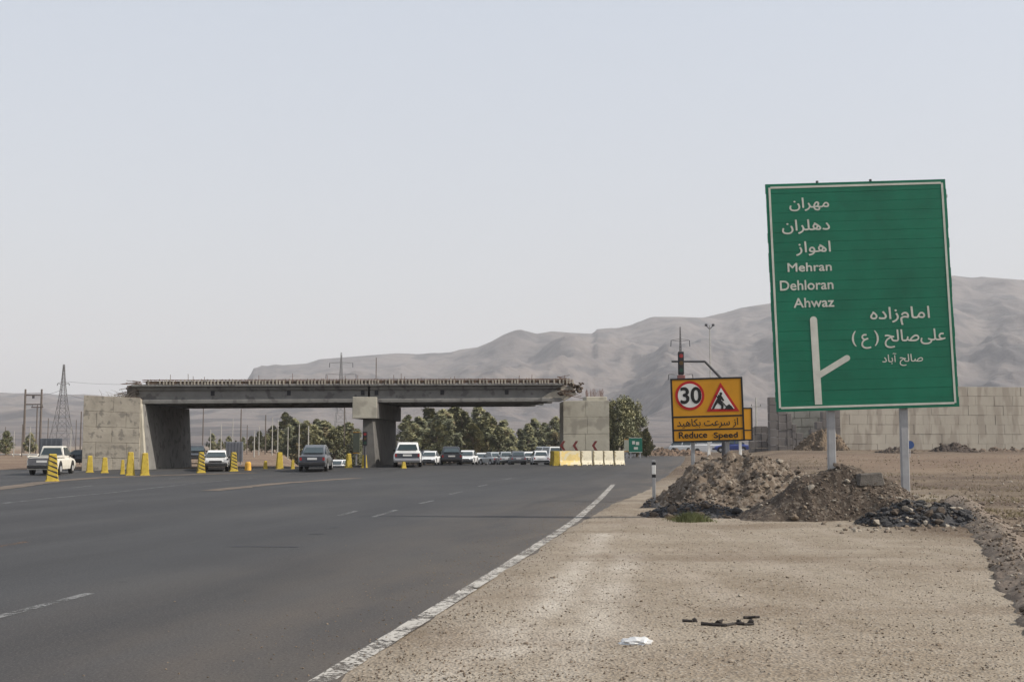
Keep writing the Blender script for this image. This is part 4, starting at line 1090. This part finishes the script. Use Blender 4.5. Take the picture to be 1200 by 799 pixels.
p_silver = mat('car_silver', (0.36, 0.38, 0.38), .35, .05, metal=.3, coat=.5)
p_black = mat('car_black', (0.03, 0.032, 0.036), .3, .1, coat=.5)
p_grey = mat('car_grey', (0.14, 0.15, 0.165), .35, .1, metal=.2, coat=.5)
p_cream = mat('car_cream', (0.62, 0.60, 0.54), .4, .08, coat=.3)
car('pickup_truck', 'dusty white pickup seen from behind, partly hidden by a striped bollard', 'pickup truck', at(64, 63), rad(6), p_cream, 3.9, 1.46, 1.46, 'pickup')
car('parked_car', 'white sedan between two striped bollards under the left span', 'car', at(255.5, 68), rad(192), p_white, 3.6, 1.36, 1.16)
car('parked_car', 'grey sedan with a dark tail seen from behind under the left span', 'car', G(370.5, 551.5), rad(3), p_grey, 4.1, 1.5, 1.43)
car('parked_car', 'tiny white car right behind the grey sedan', 'car', at(397, 120), rad(170), p_white, 3.9, 1.6, 1.35)
car('parked_car', 'white sedan driving away just right of the pier', 'car', G(478, 546.2), rad(4), p_white, 4.3, 1.62, 1.45, rear=mat('chrome_bumper', (.4, .4, .42), .4, .05, metal=.5))
car('parked_car', 'small white car half hidden beyond the white sedan at the pier', 'car', at(504.5, 118), rad(176), p_white, 4.0, 1.6, 1.38)
car('parked_car', 'black sedan driving away under the right span', 'car', at(529, 92), rad(4), p_black, 4.2, 1.62, 1.40)
car('parked_car', 'dark car peeping out beside the shaded face of the left abutment', 'car', at(231, 93), rad(195), p_black, 4.0, 1.6, 1.3)
car('parked_car', 'dark car just right of the pickup, behind it', 'car', at(96, 78), rad(95), p_black, 3.9, 1.6, 1.1)
car('parked_car', 'white car whose roof shows right of the black sedan', 'car', at(548, 112), rad(175), p_white, 4.0, 1.6, 1.35)
for px, Y, paint, sty, rz, lab in [
    (577, 132, p_silver, 'sedan', 25, 'silver car at the left end of the traffic queue'),
    (592, 128, p_silver, 'hatch', 6, 'grey silver estate car, second in the traffic queue from the left'),
    (606, 124, p_grey, 'hatch', 4, 'dark grey car in the middle of the traffic queue'),
    (620, 128, p_white, 'sedan', 4, 'white car just right of the dark grey car in the queue'),
    (632, 120, p_white, 'hatch', 4, 'white hatchback with a lilac grey window in the queue'),
    (565, 140, p_white, 'sedan', 172, 'small white car on the dirt left of the traffic queue')]:
    car('queuing_car', lab, 'car', at(px, Y), rad(rz), paint, 4.1, 1.6, 1.42, sty, group='cars queuing beyond the overpass')
car('delivery_van', 'white van at the right end of the queue beside the yellow barrier', 'van', at(641, 138), rad(20), p_white, 5.2, 1.8, 2.1, 'van')
# vehicles seen below the amber sign
car('minibus', 'white minibus seen between the posts below the amber sign', 'minibus', at(831, 150)+Vector((0, 0, .0)), rad(80), p_white, 5.0, 1.9, 2.1, 'van')
car('parked_car', 'blue car seen between the posts below the amber sign', 'car', at(856, 140), rad(85), mat('car_blue', (.04, .06, .22), .35, .1, coat=.5), 4.2, 1.65, 1.5)
car('delivery_van', 'long white van parked left of the amber sign posts, far down the road', 'van', at(798, 175), rad(78), p_white, 3.6, 1.8, 1.7, 'van')

# ------------------------------------------------------------------ boards and far signs
def board(name, label, cat, px0, px1, py0, py1, Y, m, frame=None, posts=2, post_m=None, group=None):
    a, b = P(px0, py1, Y), P(px1, py0, Y); cx = (a.x+b.x)/2; zg = hbase(cx, Y)
    t = thing(name, label, cat, (cx, Y, zg)); w_ = (b.x-a.x)/2
    MB().box(-w_, w_, 0, .05, a.z-zg, b.z-zg).build('panel', m, parent=t, bevel=.01)
    if frame:
        for q in ((-w_, w_, a.z-zg, a.z-zg+.05), (-w_, w_, b.z-zg-.05, b.z-zg)): MB().box(q[0], q[1], -.008, 0.0, q[2], q[3]).build('border', frame, parent=t)
    for k in range(posts):
        x = 0 if posts == 1 else (-w_*.7+1.4*w_*k); MB().box(x-.05, x+.05, .052, .14, -.3, b.z-zg-.05).build('post', post_m or galv, parent=t)
    return t, w_, a.z-zg, b.z-zg
t, w_, z0, z1 = board('sign_board', 'blue grey board standing behind the white pickup', 'board', 46, 73, 513.5, 536, 84, board_m)
for k in range(5): MB().box(-w_+.1+k*(2*w_-.2)/4-.02, -w_+.1+k*(2*w_-.2)/4+.02, -.03, -.001, z0+.02, z1-.02).build('rib', board_m, parent=t)
t, w_, z0, z1 = board('sheet_panel', 'pale grey corrugated sheet standing behind the right striped bollard', 'sheet panel', 264, 285, 517.5, 541, 88, sheet_m)
for k in range(6): MB().box(-w_+.08+k*(2*w_-.16)/5-.03, -w_+.08+k*(2*w_-.16)/5+.03, -.04, -.001, z0+.02, z1-.02).build('rib', sheet_m, parent=t)
board('sign_board', 'small grey board right of the white sedan at the pier', 'board', 492.5, 503.5, 527.5, 537, 118, sheet_m, posts=1)
t, w_, z0, z1 = board('far_direction_sign', 'small green road sign beside the dark tree by the road', 'road sign', 737, 752.5, 512.5, 530, 112, mat('far_sign_green', (.01, .13, .085), .5), frame=sign_white)
for (u, v, uu, vv) in ((-.5, .55, -.1, .80), (.05, .50, .55, .75), (-.25, .2, .35, .4)):
    MB().box(w_*u, w_*uu, -.012, -.001, lerp(z0, z1, v), lerp(z0, z1, vv)-.05).build('lettering', sign_white, parent=t)
board('roadside_board', 'narrow pale board with a yellow top left of the small green sign', 'board', 731.5, 737.5, 514.5, 529, 113, mat('pale_board', (.40, .40, .32), .7), frame=sign_yellow, posts=1)
board('yellow_header', 'small ochre topped green cabinet left of the pier', 'board', 413.5, 421.5, 506, 531, 86, mat('green_cabinet', (0.12, .14, .11), .7), frame=sign_yellow, posts=1)
# round blue sign at the right post
c = P(1066.5, 521, 80); g = hbase(c.x, 80)
t = thing('blue_disc_sign', 'small round blue sign far behind the right post of the green sign', 'road sign', (c.x, 80, g))
MB().tube((0, 0, c.z-g), (0, .03, c.z-g), .27, n=20).build('disc', blue_m, parent=t)
MB().tube((0, .06, -.2), (0, .06, c.z-g), .03, n=8).build('post', galv, parent=t)

# traffic light at the pier
def traffic_light(t, x, y, z, s=1.0, ny=-1):
    MB().box(x-.17*s, x+.17*s, y-.12*s, y+.12*s, z-.48*s, z+.48*s).build('signal_housing', black_paint, parent=t, bevel=.03)
    for k, mm in enumerate((lamp_red, mat('dull_amber_lens', (.10, .06, .02), .4), mat('dull_green_lens', (.02, .06, .04), .4))):
        zz = z+(.3-.3*k)*s
        MB().tube((x, y-.135*s, zz), (x, y-.121*s, zz), .105*s, n=14).build('lens', mm, parent=t)
        MB().box(x-.12*s, x+.12*s, y-.26*s, y-.122*s, zz+.11*s, zz+.125*s).build('visor', black_paint, parent=t)
c = P(428, 513.5, 70.4); g = hbase(c.x, 70.4)
t = thing('traffic_light', 'traffic light with red lamp on a post before the pier', 'traffic light', (c.x, 70.4, g))
MB().tube((0, 0, -.2), (0, 0, c.z-g-.4), .06, n=8).build('pole', dark_metal, parent=t)
traffic_light(t, 0, 0, c.z-g, .85)
# signal on mast arm behind the amber sign
Y = 62.0
c0 = P(798, 425, Y); tip = P(787, 423.5, Y); bend = P(826, 423.5, Y); low = P(843, 440, Y); g = hground(low.x, Y)
o_ = Vector((low.x+.2, Y, g))
t = thing('mast_signal', 'traffic signal hanging on a bent mast arm above the amber sign', 'traffic light', o_)
m = MB(); m.tube(tip-o_, bend-o_, .05, .06, n=8); m.tube(bend-o_, low-o_+Vector((.1, 0, -.15)), .06, .07, n=8); m.build('mast_arm', dark_metal, parent=t)
MB().tube((0, 0, -.3), low-o_+Vector((.2, 0, -.2)), .15, .12, n=10).build('pole', dark_metal, parent=t)
cc = c0-o_
MB().box(cc.x-.15, cc.x+.15, -.1, .1, cc.z-.62, cc.z+.58).build('signal_housing', black_paint, parent=t, bevel=.03)
for k, mm in enumerate((lamp_red, mat('dull_amber_lens', (.10, .06, .02)), mat('dull_green_lens', (.02, .06, .04)))):
    MB().tube((cc.x, -.115, cc.z+.35-.37*k), (cc.x, -.101, cc.z+.35-.37*k), .105, n=14).build('lens', mm, parent=t)
MB().box(cc.x-.20, cc.x+.20, -.09, .09, cc.z-.98, cc.z-.64).build('red_lamp_box', mat('faded_red', (.20, .085, .08), .6), parent=t, bevel=.03)

# ------------------------------------------------------------------ poles, pylons, wires
def pole(px, ptop, pbot, Y, r, m, label, name='utility_pole', arm=None, cat='pole', group=None):
    b = P(px, pbot, Y); b.z = min(b.z, hbase(b.x, Y)); tp = P(px, ptop, Y)
    t = thing(name, label, cat, b, 0, group)
    MB().tube((0, 0, -.3), (0, 0, tp.z-b.z), r, r*.65, n=7).build('shaft', m, parent=t)
    if arm:
        for (z, w_) in arm: MB().box(-w_, w_, -.06, .06, tp.z-b.z-z-.06, tp.z-b.z-z+.06).build('crossarm', m, parent=t)
        for (z, w_) in arm:
            for s in (-.85, 0, .85): MB().tube((s*w_, 0, tp.z-b.z-z+.06), (s*w_, 0, tp.z-b.z-z+.28), .04, n=6).build('insulator', dark_metal, parent=t)
    return t
# H-frame
Y = 150; a = P(30, 456, Y); b = P(49, 456, Y); z0 = hbase(a.x, Y); o_ = Vector(((a.x+b.x)/2, Y, z0)); hw = (b.x-a.x)/2; hh = a.z-z0
t = thing('h_frame_pole', 'brown two legged power pole with crossbeams at the left edge', 'power pole', o_)
for s in (-1, 1): MB().tube((s*hw, 0, -.4), (s*hw, 0, hh), .17, .12, n=8).build('leg', pole_dark, parent=t)
for z in (hh-.75, hh-1.9): MB().box(-hw, hw, -.07, .07, z-.07, z+.07).build('crossbeam', pole_dark, parent=t)
MB().tube((0, 0, hh-1.15), (0, 0, hh-.83), .16, n=8).build('insulator', dark_metal, parent=t)
def pylon(px, ptop, pbase, Y, wbase, m, label, arms, r=.07, cat='pylon'):
    c = P(px, ptop, Y); z0 = hbase(c.x, Y)
    t = thing('lattice_pylon', label, cat, (c.x, Y, z0)); Hh = c.z-z0; hb = wbase/2
    def wz(z): q = min(1, z/Hh); return hb*(.62*(1-q)**1.9+.33*(1-q)+.05)
    for sx in (-1, 1):
        for sy in (-1, 1):
            m_ = MB(); zs = [Hh*k/8 for k in range(9)]
            for z1_, z2_ in zip(zs, zs[1:]): m_.tube((sx*wz(z1_), sy*wz(z1_), z1_), (sx*wz(z2_), sy*wz(z2_), z2_), r, n=4)
            m_.build('leg', m, parent=t)
    zs = [0]; q = hb*2
    while zs[-1] < Hh*.96: zs.append(min(Hh*.97, zs[-1]+max(.8, wz(zs[-1])*1.7)))
    mm = MB()
    for z1_, z2_ in zip(zs, zs[1:]):
        for (ax, ay, bx, by) in ((-1, -1, 1, -1), (1, -1, 1, 1), (1, 1, -1, 1), (-1, 1, -1, -1)):
            mm.tube((ax*wz(z1_), ay*wz(z1_), z1_), (bx*wz(z2_), by*wz(z2_), z2_), r*.55, n=3)
            mm.tube((bx*wz(z1_), by*wz(z1_), z1_), (ax*wz(z2_), ay*wz(z2_), z2_), r*.55, n=3)
            mm.tube((ax*wz(z2_), ay*wz(z2_), z2_), (bx*wz(z2_), by*wz(z2_), z2_), r*.55, n=3)
    tag(mm.build('lattice', m, parent=t), kind='stuff')
    for (z, w_, drop) in arms:
        am = MB(); z = Hh-z
        for s in (-1, 1):
            am.tube((0, 0, z+.35), (s*w_, 0, z), r*.8, n=4); am.tube((0, 0, z-.3), (s*w_, 0, z), r*.8, n=4)
        am.build('crossarm', m, parent=t)
        for s in (-1, 1): MB().tube((s*w_, 0, z), (s*(w_+.1), 0, z-drop), r*1.3, n=5).build('insulator_string', dark_metal, parent=t)
    return t
pyl = mat('pylon_steel', (.25, .245, .24), .7, .1)
pyl_d = mat('pylon_steel_dark', (.13, .125, .125), .7, .1)
pylon(75, 427, 520, 215, 3.9, pyl_d, 'tall slender lattice pylon left of the tan abutment wall', [(3.4, 1.0, .4)], r=.05)
pylon(400, 413, 520, 520, 7.0, pyl, 'faint lattice pylon rising behind the deck left of the pier', [(4.5, 5.0, 2.0), (9.5, 6.5, 2.0)], r=.13)
pylon(797, 383, 520, 300, 3.0, pyl_d, 'lattice pylon with two pairs of drooping arms above the amber sign', [(3.4, 2.3, 1.6), (12.0, 3.0, 1.4)], r=.08)
pole(440, 419, 520, 190, .10, pole_dark, 'thin pole rising above the deck over the pier', arm=None)
# floodlight mast
t = pole(833.5, 381, 520, 210, .14, pole_pale, 'tall slim floodlight mast with twin lamps right of the pylon', name='light_mast', cat='lamp post')
hh = P(833.5, 381, 210).z-hbase(P(833.5, 381, 210).x, 210)
for s in (-1, 1):
    MB().tube((0, 0, hh-.7), (s*.6, 0, hh-.1), .07, n=5).build('arm', dark_metal, parent=t)
    MB().box(s*.62-.22, s*.62+.22, -.2, .2, hh-.15, hh+.25).build('lamp_head', dark_metal, parent=t, bevel=.04)
pole(886.5, 466, 510, 150, .13, pole_pale, 'pale utility pole with a short crossarm between the amber and green signs', arm=[(1.1, .65)])
for px, pt, pb, Y, r, mt, lab, arm in [
    (41.5, 475, 545, 140, .10, pole_dark, 'thin dark pole inside the two legged power pole, left one', [(.2, .7)]),
    (46, 481, 545, 138, .09, pole_dark, 'thin dark pole inside the two legged power pole, right one', None),
    (93.5, 482, 546, 90, .06, pole_dark, 'dark thin pole just left of the tan abutment wall', None),
    (82, 500, 545, 120, .06, pole_pale, 'short pale pole between the pylon and the tan wall', None),
    (25, 497, 545, 120, .06, pole_dark, 'short dark pole left of the two legged power pole', None),
    (15.5, 505, 545, 120, .05, pole_pale, 'short pale pole near the left edge before the tree', None),
    (55, 490, 545, 150, .07, pole_dark, 'thin dark pole just right of the two legged power pole', None),
    (5, 500, 545, 140, .06, pole_dark, 'thin dark pole at the far left edge before the tree', None),
    (34, 500, 545, 118, .05, pole_pale, 'thin pale pole between the legs of the power pole', None),
    (88, 492, 545, 150, .06, pole_dark, 'dark pole between the slender pylon and the tan wall', None),
    (272, 490, 545, 140, .06, pole_pale, 'pale pole left of the tall dark one above the corrugated sheet', None),
    (289, 498, 545, 135, .06, pole_dark, 'thin dark pole right above the squat orange drum', None),
    (303, 499, 545, 130, .06, pole_pale, 'pale pole between the drum and the small yellow bollard', None),
    (337, 500, 545, 130, .06, pole_pale, 'pale pole at the foot of the dark spindly poplar', None),
    (237, 478, 545, 120, .07, pole_dark, 'dark pole right of the shaded abutment face', None),
    (281.5, 479, 545, 120, .08, pole_dark, 'tall dark pole above the grey corrugated sheet', None),
    (258.5, 496, 545, 130, .06, pole_pale, 'thin pale pole above the white sedan', None),
    (297.5, 505, 545, 118, .07, pole_pale, 'pale pole right of the grey corrugated sheet', None),
    (310.5, 486, 545, 135, .08, pole_dark, 'dark pole above the small yellow bollard', None),
    (318.5, 488, 545, 135, .07, pole_pale, 'pale pole left of the middle yellow bollard', None),
    (325, 492, 545, 132, .07, pole_pale, 'pale pole directly behind the middle yellow bollard', None),
    (350, 497, 545, 128, .07, pole_pale, 'pale pole just left of the grey sedan', None),
    (361, 499, 545, 126, .09, pole_pale, 'pale thick pole behind the grey sedan roof', None),
    (403, 470, 545, 160, .10, pole_dark, 'dark pole left of the pier cap', None),
    (246, 503, 545, 125, .06, pole_pale, 'short pale pole left of the white sedan roof', None),
    (706, 466, 520, 190, .05, pole_pale, 'faint pole standing behind the right abutment top', None)]:
    pole(px, pt, pb, Y, r, mt, lab, arm=arm)
# power lines from the pylon
def wire(a, b, sag, label, r=.028):
    a, b = Vector(a), Vector(b); m = MB(); pr = None
    for i in range(25):
        t_ = i/24; p = a.lerp(b, t_)-Vector((0, 0, sag*4*t_*(1-t_)))
        if pr is not None: m.tube(pr-a, p-a, r, n=4, cap=False)
        pr = p
    o = m.build('power_line', dark_metal, loc=a); tag(o, label, 'power line')
wire(P(79, 447, 215), P(182, 448.5, 230), .4, 'upper power line running right from the slender pylon to the deck')
wire(P(79, 462, 215), P(140, 470, 225), .5, 'lower power line running right from the slender pylon behind the tan wall')
wire(P(30.5, 462, 150), P(75, 455, 215), .5, 'power line from the two legged pole to the slender pylon')
# whitewashed wall far left
a, b = P(-60, 540, 135), P(44, 540, 128)
panel_wall('white_wall', 'low whitewashed wall of separate panels at the far left edge', (a.x, a.y), (b.x, b.y), .1, P(0, 531, 133).z, P(40, 531, 129).z, 1, 11, wallwhite, .4, off=.05, joint=.12, stagger=False)

# ------------------------------------------------------------------ trees
def crown_mesh(seed, h, w, shape, nclump=70, per=34, leaf=.16, mats=(leaf_olive, leaf_green)):
    rnd = random.Random(seed); m = MB()
    for c in range(nclump):
        u = rnd.random(); 
        if shape == 'poplar': zc = h*(.10+.88*u); rr = w*min(1, u*3.2+.35)*(1-u)**.62*1.15
        else: zc = h*(.16+.80*u); rr = w*math.sqrt(max(.02, 1-((u-.42)/.62)**2))
        rr *= 1+.35*noise.noise(Vector((seed, u*5, 0)))
        an = rnd.uniform(0, 6.28); k = rnd.random()**.5; rr *= 1+.35*noise.noise(Vector((math.cos(an)*1.5+seed, math.sin(an)*1.5, u*6)))
        cx, cy = rr*k*math.cos(an), rr*k*math.sin(an)
        cr = w*rnd.uniform(.12, .26)*(1 if shape != 'poplar' else 1.1-.4*u)
        m.cur = rnd.choices(range(len(mats)), [3, 3, 1][:len(mats)])[0]
        cz = rnd.uniform(.8, 1.9)
        for i in range(per):
            v = Vector((rnd.gauss(0, 1), rnd.gauss(0, 1), rnd.gauss(0, 1.25))); v = v.normalized()*cr*rnd.random()**.40; v.z *= cz
            p = Vector((cx, cy, zc))+v
            a_ = Vector((rnd.gauss(0, 1), rnd.gauss(0, 1), rnd.gauss(0, 1))).normalized(); b_ = a_.orthogonal().normalized()
            l = leaf*rnd.uniform(.6, 1.4)
            m.add([p-a_*l, p+b_*l*.5, p+a_*l, p-b_*l*.5], [(0, 1, 2, 3)])
    return m.mesh('crown', *mats)
def trunk_mesh(seed, h, w):
    rnd = random.Random(seed); m = MB()
    m.tube((0, 0, -.4), (0, 0, h*.35), .16, .12, n=7); m.tube((0, 0, h*.35), (.1, 0, h*.85), .12, .03, n=6)
    for i in range(7):
        z = h*rnd.uniform(.2, .65); a_ = rnd.uniform(0, 6.28); m.tube((0, 0, z), (w*.7*math.cos(a_), w*.7*math.sin(a_), z+h*rnd.uniform(.12, .28)), .06, .015, n=5)
    return m.mesh('trunk', bark)
TREES = {}
for k, (shape, h, w, mats_) in enumerate([('poplar', 6.5, 1.25, (leaf_olive, leaf_green)), ('poplar', 6.5, 1.5, (leaf_olive, leaf_green, leaf_dry)), ('poplar', 6.5, 1.1, (leaf_green, leaf_olive)),
                                         ('poplar', 6.5, 1.7, (leaf_green, leaf_olive)), ('poplar', 6.5, 1.9, (leaf_olive, leaf_green, leaf_dry)), ('poplar', 6.5, 1.5, (leaf_green, leaf_green, leaf_olive)), ('round', 6.5, 2.6, (leaf_green, leaf_olive, leaf_olive))]):
    TREES[k] = (crown_mesh(40+k, h, w, shape, 110 if k < 6 else 190, 70, .13, mats_), trunk_mesh(60+k, h, w))
def tree(px, ptop, Y, k, label, group=None, wide=1.0):
    c = P(px, ptop, Y); z0 = hbase(c.x, Y); s = (c.z-z0)/6.4
    t = thing('poplar_tree' if k < 3 else 'leafy_tree', label, 'tree', (c.x, Y, z0), random.uniform(0, 6), group); t.scale = (s*wide*1.45*(1.25 if group else 1), s*wide*1.45*(1.25 if group else 1), s)
    link('trunk', TREES[k][1], t); link('crown', TREES[k][0], t)
row = 'trees in the belt behind the overpass'
for px, pt, Y, k, w_, lab in [
    (478, 488, 165, 0, 1.0, 'slim olive poplar immediately right of the pier'),
    (491, 489, 160, 3, .9, 'rounded green tree behind the roof of the white sedan'),
    (503, 479, 172, 1, 1.1, 'tall poplar whose top is above the gap between white and black sedans'),
    (519, 481, 168, 4, 1.1, 'broad olive tree left of the black sedan'),
    (534, 478, 175, 1, 1.2, 'tall poplar directly above the black sedan'),
    (549, 490, 165, 3, .8, 'lower tree right of the black sedan'),
    (561, 477, 175, 2, 1.2, 'narrow tall poplar with the sharpest tip in the right span'),
    (575, 489, 170, 4, .8, 'olive tree above the left end of the queue'),
    (590, 493, 168, 1, 1.0, 'poplar above the second car of the queue'),
    (610, 503, 175, 5, .8, 'low dark tree above the middle of the queue'),
    (626, 491, 170, 3, .75, 'green tree left of the last tree before the right abutment'),
    (651, 489, 168, 4, .85, 'olive tree touching the left side of the right abutment'),
    (638, 496, 178, 1, .9, 'smaller poplar just left of the right abutment'),
    (334, 484, 170, 2, 1.0, 'dark spindly poplar, tallest tree of the left span'),
    (345, 491, 165, 3, .8, 'green tree left of the pale thick pole'),
    (358, 494, 168, 4, .8, 'olive tree left above the grey sedan'),
    (371, 492, 165, 5, .8, 'dark tree right above the grey sedan'),
    (385, 497, 168, 4, .9, 'olive tree above the tiny white car'),
    (398, 500, 165, 3, .8, 'green tree left of the ochre topped cabinet'),
    (408, 496, 172, 1, 1.0, 'poplar partly hidden by the ochre topped cabinet'),
    (418, 503, 160, 5, .8, 'dark tree immediately left of the pier'),
    (320, 499, 170, 1, 1.0, 'poplar left of the dark spindly one'),
    (304, 505, 165, 5, .8, 'dark low tree left of centre in the left span'),
    (268, 511, 160, 4, .7, 'low olive tree behind the white sedan'),
    (285, 512, 162, 3, .7, 'low green tree behind the corrugated sheet'),
    (249, 508, 160, 3, .7, 'green tree nearest the shaded abutment face'),
    (484, 497, 150, 4, .8, 'bushy olive tree low behind the right flank of the white sedan'),
    (512, 493, 150, 3, .9, 'bushy green tree between the white and black sedans'),
    (527, 492, 155, 5, .9, 'dark lower tree directly behind the black sedan roof'),
    (543, 483, 160, 2, 1.1, 'narrow poplar right above the black sedan windscreen side'),
    (555, 497, 150, 4, .8, 'low olive tree at the dirt patch left of the queue'),
    (570, 485, 165, 0, 1.1, 'olive poplar right of the sharp tipped one'),
    (584, 500, 158, 5, .8, 'low dark tree behind the first cars of the queue'),
    (619, 497, 165, 2, 1.0, 'thin poplar in the narrow gap left of the abutment trees'),
    (600, 508, 160, 3, .7, 'lowest green tree in the notch of the tree belt'),
    (340, 500, 155, 5, .8, 'dark bush like tree at the foot of the spindly poplar'),
    (352, 499, 160, 3, .9, 'green tree behind the pale pole left of the silver car'),
    (366, 499, 155, 4, .9, 'low olive tree just above the silver car roof'),
    (378, 494, 162, 1, 1.1, 'olive poplar right of the silver car roof'),
    (392, 503, 155, 5, .8, 'dark low tree above the tiny white car'),
    (313, 508, 158, 3, .8, 'low green tree right of the small yellow bollard'),
    (329, 505, 158, 4, .8, 'low olive tree behind the middle yellow bollard'),
    (295, 511, 158, 4, .8, 'low olive tree at the squat orange drum'),
    (276, 516, 158, 5, .7, 'dark low tree at the striped bollard right of the white sedan'),
    (258, 514, 158, 4, .7, 'olive tree directly above the white sedan roof'),
    (232, 522, 150, 4, .6, 'short bushy tree at the far corner of the shaded abutment')]:
    tree(px, pt, Y, k, lab, row, w_)
tree(728, 468, 118, 6, 'large dark round tree right of the right abutment', wide=.62)
tree(746, 482, 122, 4, 'paler tree leaning against the large dark tree beside the road', wide=.8)
tree(757, 503, 118, 3, 'lowest tree at the roadside end of the dark clump', wide=.8)
tree(716, 487, 120, 5, 'dark tree half hidden by the right abutment', wide=.8)
tree(8, 505, 130, 5, 'dark round tree at the far left edge', wide=1.1)
tree(36, 507, 135, 4, 'olive tree behind the two legged power pole', wide=.9)
tree(-8, 503, 132, 3, 'green tree cut by the left frame edge', wide=1)

# dry bush on the left end of the deck
def twigs(o, n, h, spread, m, name, label, cat, kind=None, r=.012, seed=1):
    rnd = random.Random(seed); mb = MB()
    for i in range(n):
        a_ = rnd.uniform(0, 6.28); d = Vector((math.cos(a_)*spread*rnd.random(), math.sin(a_)*spread*.5*rnd.random(), h*rnd.uniform(.35, 1)))
        b0 = Vector((rnd.gauss(0, spread*.35), rnd.gauss(0, spread*.2), 0)); mid = b0+d*.6; end = b0+d*1.0+Vector((d.x*.5, d.y*.5, -h*.08))
        mb.tube(b0, mid, r, r*.8, n=3, cap=False); mb.tube(mid, end, r*.8, r*.3, n=3, cap=False)
    ob = mb.build(name, m, loc=o); return tag(ob, label, cat, kind=kind)
twigs(P(141, 470, 69.8), 60, .75, .8, mat('dry_twig', (.20, .18, .155), .9), 'dry_bush', 'dry leafless bush on top of the tan wall beside the deck end', 'bush', seed=3)
# grass tuft and weeds
def tuft(px, py, wid, h, n, label, seed, m=grass_m):
    g = G(px, py, hground); rnd = random.Random(seed); mb = MB()
    for i in range(n):
        x, y = rnd.gauss(0, wid*.4), rnd.gauss(0, .12); hh = h*rnd.uniform(.4, 1)*math.exp(-(x/wid)**2)
        z = hground(g.x+x, g.y+y)-g.z; lx, ly = rnd.gauss(0, .06), rnd.gauss(0, .05); s = rnd.uniform(.004, .009)
        mb.add([(x-s, y, z-.01), (x+s, y, z-.01), (x+lx*.5+s*.7, y+ly*.5, z+hh*.6), (x+lx*.5-s*.7, y+ly*.5, z+hh*.6), (x+lx*1.3, y+ly, z+hh)], [(0, 1, 2, 3), (3, 2, 4)])
    return tag(mb.build('grass_tuft', m, loc=g), label, 'grass', kind='stuff')
tuft(811, 611, .42, .24, 900, 'green grass tuft in front of the dark asphalt heap', 4)
tuft(790, 609, .25, .12, 200, 'thin dry grass left of the green tuft', 5, mat('dry_grass', (.17, .14, .08), .9))
# dry field stubble on the right
rnd = random.Random(9); mb = MB()
for i in range(5200):
    Y = 24+50*rnd.random()**1.5; x = 9+rnd.random()*(Y*.47-8)+.0
    if nz(x, Y, .22, 6) < -.05: continue
    z = hground(x, Y); hh = rnd.uniform(.03, .11)
    for k in range(2):
        l = rnd.gauss(0, .06); mb.add([(x-.012, Y, z), (x+.012, Y, z), (x+l, Y+rnd.gauss(0, .04), z+hh)], [(0, 1, 2)])
tag(mb.build('dry_stubble', mat('dry_grass', (.30, .25, .13))), 'dry yellow stubble on the rough field at right', 'dry grass', kind='stuff')

# litter
g = G(745, 755, hground)
rnd = random.Random(4); bm = bmesh.new(); bmesh.ops.create_icosphere(bm, subdivisions=3, radius=1)
for v in bm.verts:
    k = 1+.35*noise.noise(v.co*2.2)+.18*noise.noise(v.co*6); v.co = Vector((v.co.x*.125*k+ .02*v.co.z, v.co.y*.07*k, max(-.012, v.co.z*.045*k)+.012))
me = bpy.data.meshes.new('litter_bag'); bm.to_mesh(me); bm.free(); me.materials.append(litter_m)
tag(link('litter_bag', me, None, g, (0, 0, rad(-8))), 'crumpled white plastic bag lying on the gravel near the camera', 'litter')
pts_ = [(800, 729), (812, 729.5), (822, 732), (835, 733), (850, 734), (862, 732), (872, 733), (884, 733)]
mb = MB(); g0 = G(843, 731, hground); rnd = random.Random(6)
for a, b in zip(pts_, pts_[1:]):
    if rnd.random() < .12: continue
    pa, pb_ = G(*a, hground), G(*b, hground); mb.tube(pa-g0+Vector((0, 0, .008)), pb_-g0+Vector((0, rnd.uniform(-.02, .02), .012)), rnd.uniform(.012, .022), rnd.uniform(.008, .02), n=6)
for px, py in ((814, 728.5), (843, 731), (866, 730.5), (880, 730)):
    p = G(px, py, hground)-g0; rocks_into(mb, p.x, p.y, .012, .035, rnd)
o = mb.build('tyre_shred', scrap_m, loc=g0); tag(o, 'charred black scraps strewn in a line on the gravel', 'scrap')
a, b = G(872, 725, hground), G(890, 724.5, hground)
mb = MB(); mb.tube(Vector((0, 0, .01)), b-a+Vector((0, 0, .015)), .018, .010, n=6); mb.tube((0.05, 0, .01), (.1, -.05, .03), .015, .01, n=5)
tag(mb.build('scrap_stick', scrap_m, loc=a), 'short black stick lying above the line of charred scraps', 'scrap')

# ------------------------------------------------------------------ haze
m = bpy.data.materials.new('haze_air'); m.use_nodes = True; N = m.node_tree.nodes; N.remove(N['Principled BSDF'])
pv = N.new('ShaderNodeVolumePrincipled'); pv.inputs['Color'].default_value = (.94, .94, .98, 1); pv.inputs['Density'].default_value = 1.9e-4; pv.inputs['Anisotropy'].default_value = 0.0
m.node_tree.links.new(pv.outputs[0], N['Material Output'].inputs['Volume'])
mb = MB().box(-7600, 7600, -7600, 7600, -2.5, 640)
o = mb.build('haze', m); tag(o, kind='stuff'); o['label'] = 'pale dusty air over the whole plain'; o.display_type = 'WIRE'
